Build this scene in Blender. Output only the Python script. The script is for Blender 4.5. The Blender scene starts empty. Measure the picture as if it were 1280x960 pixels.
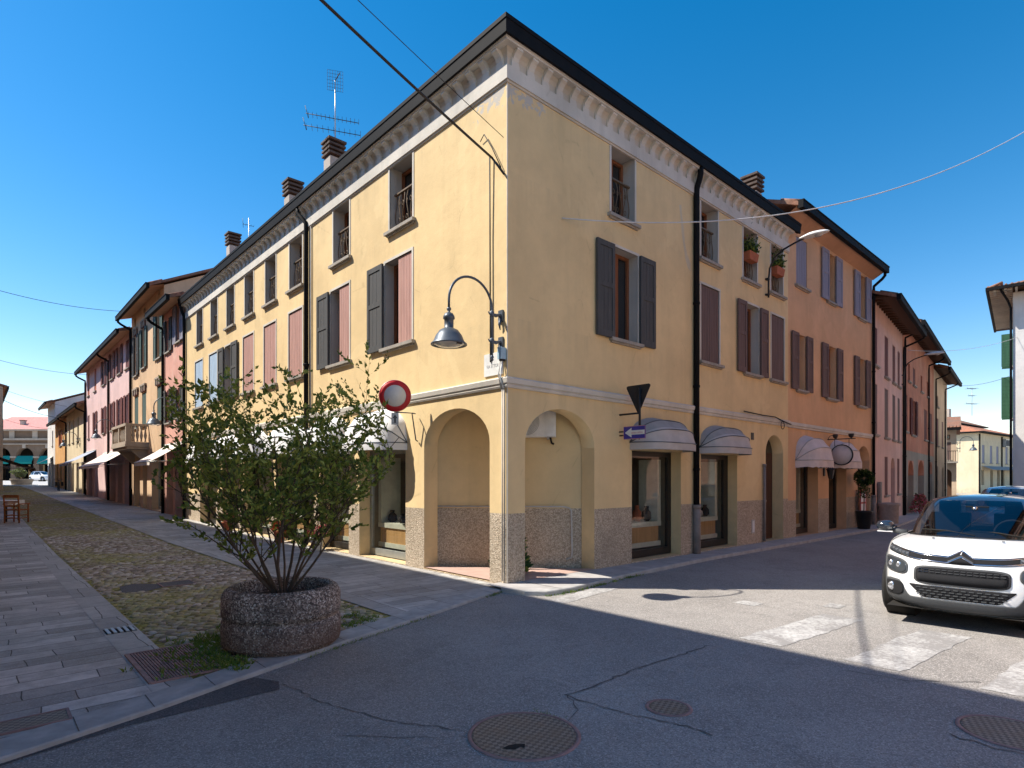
import bpy, bmesh, math, random
from math import sin, cos, pi, radians, hypot, atan2, sqrt, tan
from mathutils import Vector, Matrix
from mathutils.bvhtree import BVHTree

SC = bpy.context.scene
COL = SC.collection
rnd = random.Random(7)

# ------------------------------------------------------------------ layout
C = (-0.074, 9.13)                       # foot of the street corner
def _n(a, b):
    l = hypot(a, b); return (a / l, b / l)
dR = _n(804, 736)                        # along the right street
dL = _n(-674, 736)                       # along the left street
ANG = atan2(dR[1], dR[0])                # local x = dR, local y = dL
ZROAD = -0.05
def rise(t): return 0.0135 * min(max(0.0, t - 10.0), 90.0)
def W(t, n, z=0.0):                      # street coordinates -> world (t along left street, n across, + is inside the corner house)
    return (C[0] + dL[0] * t + dR[0] * n, C[1] + dL[1] * t + dR[1] * n, z)
def TN(x, y):
    v = (x - C[0], y - C[1]); return (v[0] * dL[0] + v[1] * dL[1], v[0] * dR[0] + v[1] * dR[1])

# ------------------------------------------------------------------ materials
class G:
    def __init__(s, name):
        s.m = bpy.data.materials.new(name); s.m.use_nodes = True
        s.nt = s.m.node_tree; s.nt.nodes.clear()
        s.out = s.nt.nodes.new('ShaderNodeOutputMaterial')
        s.co = None
    def n(s, t, **k):
        nd = s.nt.nodes.new('ShaderNode' + t)
        for a, v in k.items(): setattr(nd, a, v)
        return nd
    def l(s, a, b): s.nt.links.new(a, b)
    def coord(s, scale=None, rot=0.0):
        if s.co is None: s.co = s.n('TexCoord').outputs['Object']
        if scale is None and not rot: return s.co
        mp = s.n('Mapping'); s.l(s.co, mp.inputs[0])
        if scale is not None: mp.inputs['Scale'].default_value = scale
        mp.inputs['Rotation'].default_value = (0, 0, rot)
        return mp.outputs[0]
    def noise(s, scale, detail=5, rough=.6, vec=None, dist=0.0):
        nd = s.n('TexNoise'); nd.inputs['Scale'].default_value = scale
        nd.inputs['Detail'].default_value = detail; nd.inputs['Roughness'].default_value = rough
        nd.inputs['Distortion'].default_value = dist
        s.l(vec if vec else s.coord(), nd.inputs['Vector']); return nd.outputs['Fac']
    def voro(s, scale, feature='F1', out='Distance', vec=None, rand=1.0):
        nd = s.n('TexVoronoi', feature=feature); nd.inputs['Scale'].default_value = scale
        nd.inputs['Randomness'].default_value = rand
        s.l(vec if vec else s.coord(), nd.inputs['Vector']); return nd.outputs[out]
    def ramp(s, fac, stops):
        nd = s.n('ValToRGB'); cr = nd.color_ramp
        while len(cr.elements) < len(stops): cr.elements.new(.5)
        for e, (p, c) in zip(cr.elements, stops):
            e.position = p; e.color = c if len(c) == 4 else (*c, 1)
        s.l(fac, nd.inputs[0]); return nd.outputs['Color']
    def fr(s, fac, a, b, lo=0.0, hi=1.0):
        nd = s.n('MapRange'); nd.inputs[1].default_value = a; nd.inputs[2].default_value = b
        nd.inputs[3].default_value = lo; nd.inputs[4].default_value = hi
        s.l(fac, nd.inputs[0]); return nd.outputs[0]
    def mix(s, fac, a, b, mode='MIX'):
        nd = s.n('MixRGB', blend_type=mode)
        for i, v in ((0, fac), (1, a), (2, b)):
            if hasattr(v, 'links'): s.l(v, nd.inputs[i])
            else: nd.inputs[i].default_value = v if i == 0 else (*v, 1)
        return nd.outputs[0]
    def math(s, op, a, b=0.0):
        nd = s.n('Math', operation=op)
        for i, v in ((0, a), (1, b)):
            if hasattr(v, 'links'): s.l(v, nd.inputs[i])
            else: nd.inputs[i].default_value = v
        return nd.outputs[0]
    def sep(s, vec=None):
        nd = s.n('SeparateXYZ'); s.l(vec if vec else s.coord(), nd.inputs[0]); return nd.outputs
    def bump(s, h, strength=.3, dist=.01, prev=None):
        nd = s.n('Bump'); nd.inputs['Strength'].default_value = strength; nd.inputs['Distance'].default_value = dist
        s.l(h, nd.inputs['Height'])
        if prev: s.l(prev, nd.inputs['Normal'])
        return nd.outputs[0]
    def bsdf(s, col, rough=.8, metal=0.0, normal=None, spec=.35, coat=0.0):
        p = s.n('BsdfPrincipled')
        for k, v in (('Base Color', col), ('Roughness', rough), ('Metallic', metal)):
            if hasattr(v, 'links'): s.l(v, p.inputs[k])
            else: p.inputs[k].default_value = (*v, 1) if k == 'Base Color' else v
        p.inputs['Specular IOR Level'].default_value = spec
        p.inputs['Coat Weight'].default_value = coat; p.inputs['Coat Roughness'].default_value = .05
        if normal: s.l(normal, p.inputs['Normal'])
        s.l(p.outputs[0], s.out.inputs[0]); return p

def stucco(name, col, dirt=.18, patch=None, peel=None, streak=.12, drips=()):
    g = G(name)
    a = g.noise(.55, 6, .62); b = g.noise(3.2, 5, .65)
    c = g.noise(1.0, 5, .6, vec=g.coord((2.6, 2.6, .22)))
    dk = tuple(x * (1 - dirt) * .92 for x in col); lt = tuple(min(.9, x * (1 + dirt * .55)) for x in col)
    base = g.mix(g.fr(a, .3, .7), dk, lt)
    base = g.mix(g.math('MULTIPLY', g.fr(b, .45, .75), .35), base, tuple(x * .78 for x in col))
    base = g.mix(g.math('MULTIPLY', g.fr(c, .5, .78), streak * 3), base, tuple(x * .62 for x in col))
    z = g.sep()[2]
    low = g.math('MULTIPLY', g.fr(z, .9, 0.0), g.fr(b, .25, .6))
    base = g.mix(g.math('MULTIPLY', low, .35), base, (.24, .2, .16))
    rp = g.noise(.42, 4, .5, dist=1.5); base = g.mix(g.math('MULTIPLY', g.fr(rp, .60, .615), .16), base, tuple(min(.9, x * 1.15 + .04) for x in col))
    hc = g.voro(.55, 'DISTANCE_TO_EDGE', vec=g.coord((1, 1, .7))); base = g.mix(g.math('MULTIPLY', g.fr(hc, .006, .002), g.math('MULTIPLY', g.fr(b, .5, .62), .26)), base, tuple(x * .45 for x in col))
    if drips:
        fz = g.noise(1.0, 6, .72, vec=g.coord((7, 7, .16)))
        for zt, ln in drips:
            m = g.math('MULTIPLY', g.fr(z, zt - ln, zt), g.math('LESS_THAN', z, zt))
            base = g.mix(g.math('MULTIPLY', g.math('MULTIPLY', m, g.fr(fz, .46, .68)), .17), base, (.30, .25, .18))
    if patch:
        pn = g.noise(.9, 4, .6, vec=g.coord((1, 1, .8)))
        base = g.mix(g.math('MULTIPLY', g.fr(pn, .55, .66), .6), base, patch)
    if peel:                                        # flaked plaster high on the wall by the corner
        pn = g.noise(5.0, 7, .68, dist=.4)
        sx = g.sep()
        top = g.math('MULTIPLY', g.fr(sx[2], 6.9, 7.7), g.fr(g.math('ADD', sx[0], sx[1]), 1.9, .5))
        m = g.fr(g.math('MULTIPLY', pn, g.math('ADD', g.math('MULTIPLY', top, .72), .5)), .56, .585)
        m = g.math('MULTIPLY', m, g.fr(top, .02, .2))
        base = g.mix(m, base, peel)
    f = g.noise(55, 4, .7); f2 = g.noise(7, 4, .6)
    nm = g.bump(f2, .25, .02); nm = g.bump(f, .3, .006, nm)
    g.bsdf(base, .92, normal=nm, spec=.15); return g.m

def speckle(name, base, dark, light, scale=34, rough=.95, bs=.9):
    g = G(name)
    v = g.voro(scale, out='Color'); r = g.sep(v)[0]
    col = g.ramp(r, [(0, dark), (.28, dark), (.36, base), (.72, base), (.8, light), (1, light)])
    n = g.noise(1.3, 5); col = g.mix(g.math('MULTIPLY', g.fr(n, .4, .7), .45), col, tuple(x * .6 for x in base))
    d = g.voro(scale); nm = g.bump(d, bs, .012)
    g.bsdf(col, rough, normal=nm, spec=.2); return g.m

def plain(name, col, rough=.6, metal=0.0, var=.12, nscale=6.0, bumps=0.0, spec=.35, coat=0.0):
    g = G(name)
    a = g.noise(nscale, 5)
    c = g.mix(g.fr(a, .3, .7), tuple(x * (1 - var) for x in col), tuple(min(1, x * (1 + var)) for x in col))
    nm = g.bump(g.noise(nscale * 6, 4), bumps, .005) if bumps else None
    g.bsdf(c, rough, metal, nm, spec, coat); return g.m

def woodpaint(name, col, wear=None, amt=.25):
    g = G(name)
    a = g.noise(2.0, 6, .65, vec=g.coord((9, 9, .7)))
    b = g.noise(11, 5, .7, vec=g.coord((3, 3, .6)))
    c = g.mix(g.fr(a, .3, .7), tuple(x * .78 for x in col), tuple(min(1, x * 1.12) for x in col))
    if wear: c = g.mix(g.math('MULTIPLY', g.fr(b, .58, .72), amt * 2), c, wear)
    g.bsdf(c, .75, normal=g.bump(b, .35, .004), spec=.2); return g.m

def glassy(name, tint=(.02, .025, .03), rough=.03, trans=0.0):
    g = G(name)
    gl = g.n('BsdfGlossy'); gl.inputs['Roughness'].default_value = rough; gl.inputs[0].default_value = (.95, .97, 1, 1)
    ge = g.n('NewGeometry'); dt = g.n('VectorMath', operation='DOT_PRODUCT'); g.l(ge.outputs['Normal'], dt.inputs[0]); g.l(ge.outputs['Incoming'], dt.inputs[1])
    fz_ = g.math('POWER', g.math('SUBTRACT', 1.0, g.math('ABSOLUTE', dt.outputs['Value'])), 5.0)
    w = g.bump(g.noise(1.6, 2), .03, .02)
    g.l(w, gl.inputs['Normal'])
    if trans:
        tb = g.n('BsdfTransparent'); tb.inputs[0].default_value = (*[trans * (.9 + x) for x in tint], 1)
    else:
        tb = g.n('BsdfDiffuse'); tb.inputs[0].default_value = (*tint, 1)
    mx = g.n('MixShader'); f = g.math('ADD', g.math('MULTIPLY', fz_, .92), .065)
    g.l(f, mx.inputs[0]); g.l(tb.outputs[0], mx.inputs[1]); g.l(gl.outputs[0], mx.inputs[2])
    g.l(mx.outputs[0], g.out.inputs[0]); return g.m

M = {}
YEL = (.79, .595, .325)
M['yellow'] = stucco('yellow_stucco', YEL, .12, peel=(.52, .48, .42), streak=.10, drips=((7.83, .8), (6.45, .55), (4.17, .5), (3.06, .45)))
M['orange'] = stucco('orange_stucco', (.74, .455, .26), .12, streak=.10, drips=((8.7, .9), (7.0, .5), (4.1, .5), (3.05, .45)))
M['red'] = stucco('red_stucco', (.68, .37, .30), .2, patch=(.70, .50, .41), streak=.1)
M['palered'] = stucco('pale_red_stucco', (.74, .42, .30), .12)  # house across the right street, kept pale to bounce warm light
M['peach'] = stucco('peach_stucco', (.70, .49, .31), .14)
M['pink'] = stucco('pink_stucco', (.74, .53, .51), .12)
M['cream'] = stucco('cream_stucco', (.74, .62, .42), .1)
M['ochre'] = stucco('ochre_stucco', (.68, .38, .15), .1)
M['white'] = stucco('white_stucco', (.72, .69, .66), .1)
M['rose'] = stucco('rose_stucco', (.76, .52, .44), .14)
M['brickred'] = stucco('brick_red_stucco', (.58, .25, .16), .22, patch=(.6, .34, .23))
M['beige'] = stucco('beige_stucco', (.60, .46, .33), .16)
M['greyplaster'] = stucco('grey_plaster', (.36, .31, .25), .18)
M['repair'] = stucco('grey_repair_mortar', (.66, .56, .40), .2)
M['wain'] = speckle('rough_granite_plaster', (.52, .425, .32), (.35, .28, .205), (.66, .56, .43), 60)
M['trim'] = stucco('off_white_trim', (.66, .62, .55), .16, streak=.2)
M['cove'] = stucco('grey_cornice_plaster', (.60, .54, .45), .2)
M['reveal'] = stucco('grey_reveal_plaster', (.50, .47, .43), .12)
M['soffit_pink'] = stucco('rendered_soffit', (.56, .33, .21), .1)
M['gutter'] = plain('dark_painted_gutter', (.009, .009, .010), .7, 0, .2, spec=.12)
M['iron'] = plain('dark_iron', (.02, .02, .022), .5, 0, .25)
M['rustiron'] = plain('bronzed_iron', (.16, .11, .065), .55, .2, .3)
M['lampgrey'] = plain('slate_grey_lamp_paint', (.10, .12, .145), .42, .3, .15)
M['lampglass'] = glassy('lamp_glass', (.5, .5, .48), .1)
M['pinkwood'] = woodpaint('faded_pink_shutter_paint', (.46, .265, .225), (.56, .38, .34))
M['greywood'] = woodpaint('charcoal_shutter_paint', (.085, .085, .085), (.15, .14, .13))
M['bluewood'] = woodpaint('pale_blue_shutter_paint', (.40, .52, .66), (.5, .58, .66))
M['purplewood'] = woodpaint('mauve_brown_shutter_paint', (.165, .11, .098), (.23, .165, .15))
M['lilacwood'] = woodpaint('lilac_grey_shutter_paint', (.285, .275, .33), (.37, .355, .40))
M['darkbrownwood'] = woodpaint('dark_brown_wood', (.085, .045, .028), (.13, .075, .05))
M['maroonwood'] = woodpaint('maroon_shutter_paint', (.15, .055, .05), (.24, .1, .09))
M['rustwood'] = woodpaint('rust_red_shutter_paint', (.40, .12, .06), (.5, .22, .14))
M['greenwood'] = woodpaint('grey_green_shutter_paint', (.085, .13, .12), (.15, .2, .18))
M['brightgreen'] = woodpaint('green_shutter_paint', (.035, .10, .06), (.06, .14, .08))
M['teal'] = plain('teal_awning_cloth', (.0, .22, .2), .8)
M['framewood'] = woodpaint('red_brown_window_wood', (.22, .085, .04), (.3, .14, .08))
M['chairwood'] = woodpaint('orange_brown_chair_wood', (.30, .10, .03), (.4, .18, .07))
M['pane'] = glassy('window_glass', (.02, .022, .025))
M['shopglass'] = glassy('shop_glass', (.02, .025, .02), .02, .85)
M['carglass'] = glassy('car_glass', (.02, .03, .04), .02, .55)
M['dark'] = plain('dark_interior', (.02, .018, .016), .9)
M['shopwall'] = plain('beige_shop_interior', (.26, .22, .17), .9)
M['curtain'] = plain('window_curtain', (.5, .48, .45), .9)
M['sill'] = plain('grey_stone_sill', (.33, .30, .26), .85, 0, .2, 9, .3)
M['shopframe'] = plain('black_shop_frame', (.02, .018, .017), .4)
M['silverframe'] = plain('grey_metal_frame', (.35, .37, .36), .35, .5)
M['cabinet'] = woodpaint('ochre_cabinet_wood', (.58, .35, .14))
M['cabframe'] = plain('pale_green_cabinet_paint', (.66, .68, .54), .6)
M['greycloth'] = plain('grey_awning_canvas', (.33, .32, .31), .85, 0, .12, 3, .2)
M['greycloth2'] = plain('faded_awning_canvas', (.46, .43, .41), .85, 0, .12, 3, .2)
M['whitecloth'] = plain('white_awning_canvas', (.74, .74, .74), .85, 0, .06, 3, .2)
M['creamcloth'] = plain('cream_awning_canvas', (.70, .62, .55), .85, 0, .08, 3, .2)
M['bluecloth'] = plain('blue_grey_awning_canvas', (.30, .34, .43), .85, 0, .1, 3, .2)
M['pinkcloth'] = plain('pinkish_white_awning_canvas', (.64, .56, .53), .85, 0, .1, 4, .2)
M['terracotta'] = plain('terracotta_pot', (.42, .13, .06), .85, 0, .2, 7, .3)
M['plastic_white'] = plain('white_plastic', (.72, .72, .70), .45)
M['conduit'] = plain('grey_conduit', (.50, .48, .45), .6)
M['greypipe'] = plain('grey_cast_iron_pipe', (.22, .20, .19), .7, 0, .2)
M['signred'] = plain('sign_red', (.50, .018, .025), .4)
M['signwhite'] = plain('sign_white', (.68, .68, .66), .4, 0, .08)
M['signback'] = plain('sign_back_black', (.018, .019, .022), .5)
M['signgrey'] = plain('sign_grey_metal', (.42, .43, .43), .4, .4)
M['signblue'] = plain('sign_blue', (.05, .04, .27), .4)
M['ink'] = plain('black_ink', (.03, .03, .035), .6)
M['inkgrey'] = plain('worn_grey_ink', (.22, .22, .23), .6)
M['signpink'] = plain('worn_pink_ink', (.55, .25, .27), .6)
M['box_blue'] = plain('pale_blue_junction_box', (.36, .52, .60), .5)
M['cable'] = plain('black_cable', (.035, .032, .03), .7)
M['whitecable'] = plain('white_cable', (.62, .62, .62), .6)
M['tyre'] = plain('tyre_rubber', (.02, .02, .021), .9, 0, .2, 20, .3)
M['carwhite'] = plain('white_car_paint', (.80, .80, .80), .25, 0, .01, 2, 0, .5, .8)
M['carblack'] = plain('blue_black_roof_paint', (.02, .027, .04), .15, 0, .02, 2, 0, .5, 1.0)
M['carsilver'] = plain('silver_car_paint', (.50, .53, .56), .25, .5, .02, 2, 0, .5, .8)
M['carcladding'] = plain('grey_plastic_cladding', (.065, .068, .072), .65, 0, .1, 30, .2)
M['cargrille'] = plain('black_grille', (.012, .012, .014), .9)
M['chrome'] = plain('chrome', (.65, .66, .68), .12, 1.0, .02)
M['headlamp'] = glassy('headlamp_glass', (.045, .052, .06), .04)
M['lampled'] = plain('clear_lamp_reflector', (.68, .7, .74), .15, .8)
M['seat'] = plain('dark_car_seat', (.035, .037, .042), .9)
M['rim'] = plain('alloy_rim', (.45, .46, .48), .3, .8)
M['bark'] = plain('brown_bark', (.10, .07, .05), .9, 0, .3, 12, .5)
M['basin'] = plain('grey_stone_basin', (.36, .31, .28), .9, 0, .15, 9, .3)
M['soil'] = plain('dark_soil', (.045, .032, .022), .95, 0, .3, 30, .6)
M['brickarcade'] = stucco('brown_brick_arcade', (.20, .14, .10), .2)
M['stonearcade'] = stucco('pale_stone_band', (.44, .37, .30), .15)
M['pinkroof'] = plain('pink_tile_roof', (.55, .25, .22), .9, 0, .2, 3, .3)
M['cloth_white'] = plain('white_table_cloth', (.72, .72, .72), .85)
M['redwhite'] = plain('red_sign_frame', (.45, .04, .05), .5)
M['chimney'] = stucco('chimney_render', (.50, .44, .38), .2)
M['bikeblack'] = plain('black_bicycle_paint', (.02, .02, .022), .4)
M['conc_cap'] = plain('dark_chimney_slabs', (.10, .075, .062), .9, 0, .3, 8, .4)

def leafmat(name, c1, c2):
    g = G(name)
    a = g.noise(3.0, 4); 
    c = g.mix(g.fr(a, .35, .65), c1, c2)
    p = g.bsdf(c, .5, spec=.4)
    tr = g.n('BsdfTranslucent'); g.l(c, tr.inputs[0])
    mx = g.n('MixShader'); mx.inputs[0].default_value = .28
    g.l(p.outputs[0], mx.inputs[1]); g.l(tr.outputs[0], mx.inputs[2]); g.l(mx.outputs[0], g.out.inputs[0]); return g.m
M['leaf_a'] = leafmat('bush_leaf', (.17, .22, .03), (.25, .30, .055))
M['leaf_b'] = leafmat('bush_young_leaf', (.31, .35, .055), (.40, .43, .10))
M['leaf_c'] = leafmat('bush_old_leaf', (.075, .12, .02), (.11, .16, .03))
M['conifer'] = leafmat('conifer_leaf', (.025, .075, .025), (.05, .12, .035))
M['darkleaf'] = leafmat('dark_leaf', (.012, .03, .01), (.03, .06, .02))
M['olive'] = leafmat('olive_leaf', (.12, .15, .09), (.18, .2, .12))
M['grass'] = leafmat('grass_blade', (.12, .21, .03), (.22, .30, .06))
M['flowerpink'] = plain('pink_flower', (.62, .14, .18), .7)

def m_asphalt(name, base, patchy=.35):
    g = G(name)
    a = g.noise(.30, 7, .62); b = g.noise(110, 3, .75); c = g.noise(1.7, 7, .72, dist=.6); d = g.noise(48, 5, .75)
    st = g.noise(.8, 5, .6, vec=g.coord((1.6, .5, 1)))
    col = g.mix(g.fr(a, .32, .68), tuple(x * (1 - patchy) for x in base), tuple(x * (1 + patchy) for x in base))
    col = g.mix(g.math('MULTIPLY', g.fr(c, .50, .66), .55), col, tuple(x * .60 for x in base))
    col = g.mix(g.math('MULTIPLY', g.fr(st, .56, .72), .5), col, tuple(x * .62 for x in base))
    col = g.mix(g.fr(d, .52, .74), col, tuple(min(1, x * 1.35) for x in base))
    col = g.mix(g.fr(d, .46, .26), col, tuple(x * .66 for x in base))
    sp = g.voro(130, out='Color'); r = g.sep(sp)[0]
    col = g.mix(g.math('MULTIPLY', g.fr(r, .80, .86), .8), col, tuple(min(1, x * 1.6) for x in base))
    col = g.mix(g.math('MULTIPLY', g.fr(r, .17, .10), .7), col, tuple(x * .5 for x in base))
    nm = g.bump(b, .6, .006); nm = g.bump(d, .45, .012, nm)
    g.bsdf(col, .85, normal=nm, spec=.25); return g.m
M['asphalt'] = m_asphalt('asphalt', (.30, .28, .262), .24)
M['asphalt_patch'] = m_asphalt('asphalt_patch', (.12, .115, .115), .2)
M['kerb'] = plain('kerb_stone', (.40, .392, .38), .85, 0, .22, 5, .4)
M['sidewalk'] = plain('sidewalk_stone', (.42, .40, .385), .85, 0, .2, 3, .4)
M['pinkfloor'] = plain('pink_portico_floor', (.52, .36, .30), .6, 0, .12, 4, .2)

def m_slabs(name, c1, c2, bw, bh, mortar=.006):
    g = G(name)
    wn = g.n('TexNoise'); wn.inputs['Scale'].default_value = 1.1; wn.inputs['Detail'].default_value = 3; g.l(g.coord(), wn.inputs['Vector'])
    off = g.n('VectorMath', operation='MULTIPLY_ADD'); g.l(wn.outputs['Color'], off.inputs[0]); off.inputs[1].default_value = (.12, .05, 0); g.l(g.coord(), off.inputs[2])
    V = off.outputs[0]
    def brick(w, h, sq):
        br = g.n('TexBrick'); br.offset = .41; br.offset_frequency = 2; br.squash = sq; br.squash_frequency = 3
        g.l(V, br.inputs['Vector']); br.inputs['Color1'].default_value = (0, 0, 0, 1); br.inputs['Color2'].default_value = (1, 1, 1, 1)
        br.inputs['Mortar'].default_value = (.5, .5, .5, 1); br.inputs['Scale'].default_value = 1.0; br.inputs['Mortar Size'].default_value = mortar
        br.inputs['Mortar Smooth'].default_value = .6; br.inputs['Bias'].default_value = 0; br.inputs['Brick Width'].default_value = w; br.inputs['Row Height'].default_value = h
        return br
    b1 = brick(bw, bh, 1.35)
    tone = b1.outputs['Color']
    n = g.noise(6, 7, .7); n2 = g.noise(.7, 6, .65); n3 = g.noise(60, 4, .75); n4 = g.noise(2.2, 5, .6, vec=g.coord((.6, 4, 1)))
    tv = g.math('ADD', g.math('MULTIPLY', g.sep(tone)[0], .75), g.math('MULTIPLY', n4, .35))
    col = g.ramp(tv, [(0, tuple(x * .72 for x in c1)), (.35, c1), (.62, tuple((x + y) / 2 for x, y in zip(c1, c2))), (.86, c2), (1, tuple(min(1, x * 1.25) for x in c2))])
    col = g.mix(g.math('MULTIPLY', g.fr(n, .42, .68), .5), col, tuple(x * .6 for x in c1))
    col = g.mix(g.math('MULTIPLY', g.fr(n2, .46, .68), .45), col, (.20, .175, .135))
    col = g.mix(g.math('MULTIPLY', g.fr(n3, .5, .75), .5), col, tuple(x * 1.25 for x in c2))
    col = g.mix(g.math('MULTIPLY', b1.outputs['Fac'], .8), col, (.055, .05, .042))
    h = g.math('SUBTRACT', g.math('MULTIPLY', n, .5), b1.outputs['Fac'])
    nm = g.bump(h, .7, .012); nm = g.bump(n3, .35, .005, nm)
    g.bsdf(col, .8, normal=nm, spec=.3); return g.m
M['slabs'] = m_slabs('stone_slabs', (.37, .35, .33), (.62, .59, .56), .78, .25)
M['slabs_r'] = m_slabs('stone_slabs_fine', (.41, .395, .375), (.56, .54, .51), .7, .24)
M['border'] = m_slabs('border_stone', (.42, .405, .385), (.56, .54, .515), .34, .85)

def m_cobble():
    g = G('mossy_cobbles')
    wn = g.n('TexNoise'); wn.inputs['Scale'].default_value = 3; wn.inputs['Detail'].default_value = 3; g.l(g.coord(), wn.inputs['Vector'])
    off = g.n('VectorMath', operation='MULTIPLY_ADD'); g.l(wn.outputs['Color'], off.inputs[0]); off.inputs[1].default_value = (.10, .10, 0); g.l(g.coord((1.0, 1.25, 0)), off.inputs[2])
    V = off.outputs[0]
    v = g.voro(9.5, vec=V); vc = g.voro(9.5, out='Color', vec=V); r = g.sep(vc)[0]
    st = g.ramp(r, [(0, (.28, .22, .165)), (.3, (.42, .34, .265)), (.6, (.54, .45, .36)), (.85, (.64, .55, .46)), (1, (.74, .68, .6))])
    e = g.fr(v, .40, .66)
    col = g.mix(e, st, (.075, .065, .035))
    m1 = g.noise(.42, 7, .68, dist=.8); m2 = g.noise(5.5, 6, .72)
    ms = g.math('ADD', g.math('MULTIPLY', m1, 1.25), g.math('MULTIPLY', e, .20)); ms = g.math('ADD', ms, g.math('MULTIPLY', m2, .55))
    k = g.fr(ms, .86, 1.08)
    col = g.mix(g.math('MULTIPLY', k, .85), col, g.mix(g.fr(m2, .38, .64), (.26, .25, .06), (.52, .45, .17)))
    h = g.math('SUBTRACT', g.math('MULTIPLY', g.noise(30, 4), .5), g.math('MULTIPLY', e, 1.4))
    g.bsdf(col, .95, normal=g.bump(h, 1.0, .04), spec=.15); return g.m
M['cobble'] = m_cobble()
def m_cobblestone():
    g = G('river_cobbles')
    ge = g.n('NewGeometry'); r = ge.outputs['Random Per Island']
    st = g.ramp(r, [(0, (.24, .185, .14)), (.3, (.38, .31, .24)), (.6, (.50, .42, .34)), (.85, (.60, .52, .44)), (1, (.72, .66, .60))])
    m1 = g.noise(.42, 7, .68, dist=.8); m2 = g.noise(5.5, 6, .72); n3 = g.noise(38, 4, .7)
    st = g.mix(g.math('MULTIPLY', g.fr(n3, .45, .7), .4), st, (.2, .16, .12))
    ms = g.math('ADD', g.math('MULTIPLY', m1, 1.25), g.math('MULTIPLY', m2, .55)); ms = g.math('ADD', ms, g.math('MULTIPLY', n3, .3))
    k = g.fr(ms, 1.02, 1.26)
    col = g.mix(g.math('MULTIPLY', k, .88), st, g.mix(g.fr(m2, .38, .64), (.25, .25, .055), (.50, .44, .16)))
    g.bsdf(col, .92, normal=g.bump(n3, .5, .006), spec=.2); return g.m

def m_tiles(name='roof_tiles', c=(.26, .13, .085)):
    g = G(name)
    n = g.noise(9, 5); n2 = g.noise(1.2, 5)
    col = g.mix(g.fr(n, .3, .7), tuple(x * .6 for x in c), tuple(x * 1.35 for x in c))
    col = g.mix(g.math('MULTIPLY', g.fr(n2, .45, .7), .6), col, (.16, .14, .12))
    g.bsdf(col, .9, normal=g.bump(n, .4, .01), spec=.15); return g.m
M['tiles'] = m_tiles()
M['tilesred'] = m_tiles('red_roof_tiles', (.42, .17, .10))

def m_paint():
    g = G('worn_road_paint')
    n = g.noise(24, 8, .78, dist=.3); n2 = g.noise(1.6, 5, .6); n3 = g.noise(5, 6, .7)
    f = g.math('ADD', g.math('MULTIPLY', n, .8), g.math('ADD', g.math('MULTIPLY', n2, .5), g.math('MULTIPLY', n3, .55)))
    k = g.fr(f, .76, .98)
    col = g.mix(k, g.mix(g.fr(n3, .3, .7), (.50, .49, .475), (.62, .61, .60)), (.275, .263, .255))
    g.bsdf(col, .85, normal=g.bump(g.noise(110, 3), .5, .006), spec=.25); return g.m
M['paint'] = m_paint()
def m_iron_cover(name, col, pat):
    g = G(name)
    br = g.n('TexChecker'); br.inputs['Scale'].default_value = pat; g.l(g.coord(), br.inputs[0])
    n = g.noise(7, 5)
    c = g.mix(br.outputs['Fac'], tuple(x * .6 for x in col), tuple(x * 1.25 for x in col))
    c = g.mix(g.math('MULTIPLY', g.fr(n, .4, .65), .6), c, (.24, .17, .11))
    g.bsdf(c, .65, .25, g.bump(br.outputs['Fac'], .8, .01), .4); return g.m
M['castiron'] = m_iron_cover('cast_iron_cover', (.26, .21, .165), 34)
M['rustgrate'] = plain('rusty_purple_grate', (.30, .19, .175), .7, .2, .25, 9, .3)

def m_planter():
    g = G('exposed_aggregate_concrete')
    v = g.voro(78, out='Color'); r = g.sep(v)[1]
    col = g.ramp(r, [(0, (.075, .06, .055)), (.35, (.18, .145, .125)), (.6, (.33, .265, .225)), (.86, (.44, .37, .32)), (.93, (.66, .62, .56))])
    n = g.noise(2.2, 5)
    col = g.mix(g.math('MULTIPLY', g.fr(n, .45, .68), .65), col, (.065, .055, .05))
    z = g.sep()[2]
    col = g.mix(g.math('MULTIPLY', g.fr(z, .30, .12), .55), col, (.17, .105, .08))
    g.bsdf(col, .9, normal=g.bump(g.voro(78), .9, .008), spec=.2); return g.m
M['planter'] = m_planter()
M['joint'] = plain('dark_joint_grit', (.13, .12, .105), .95, 0, .3, 20, .4)
M['crack'] = plain('crack_grey', (.13, .122, .115), .95, 0, .3, 20, .4)  # grey tone of the road cracks themselves

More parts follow.
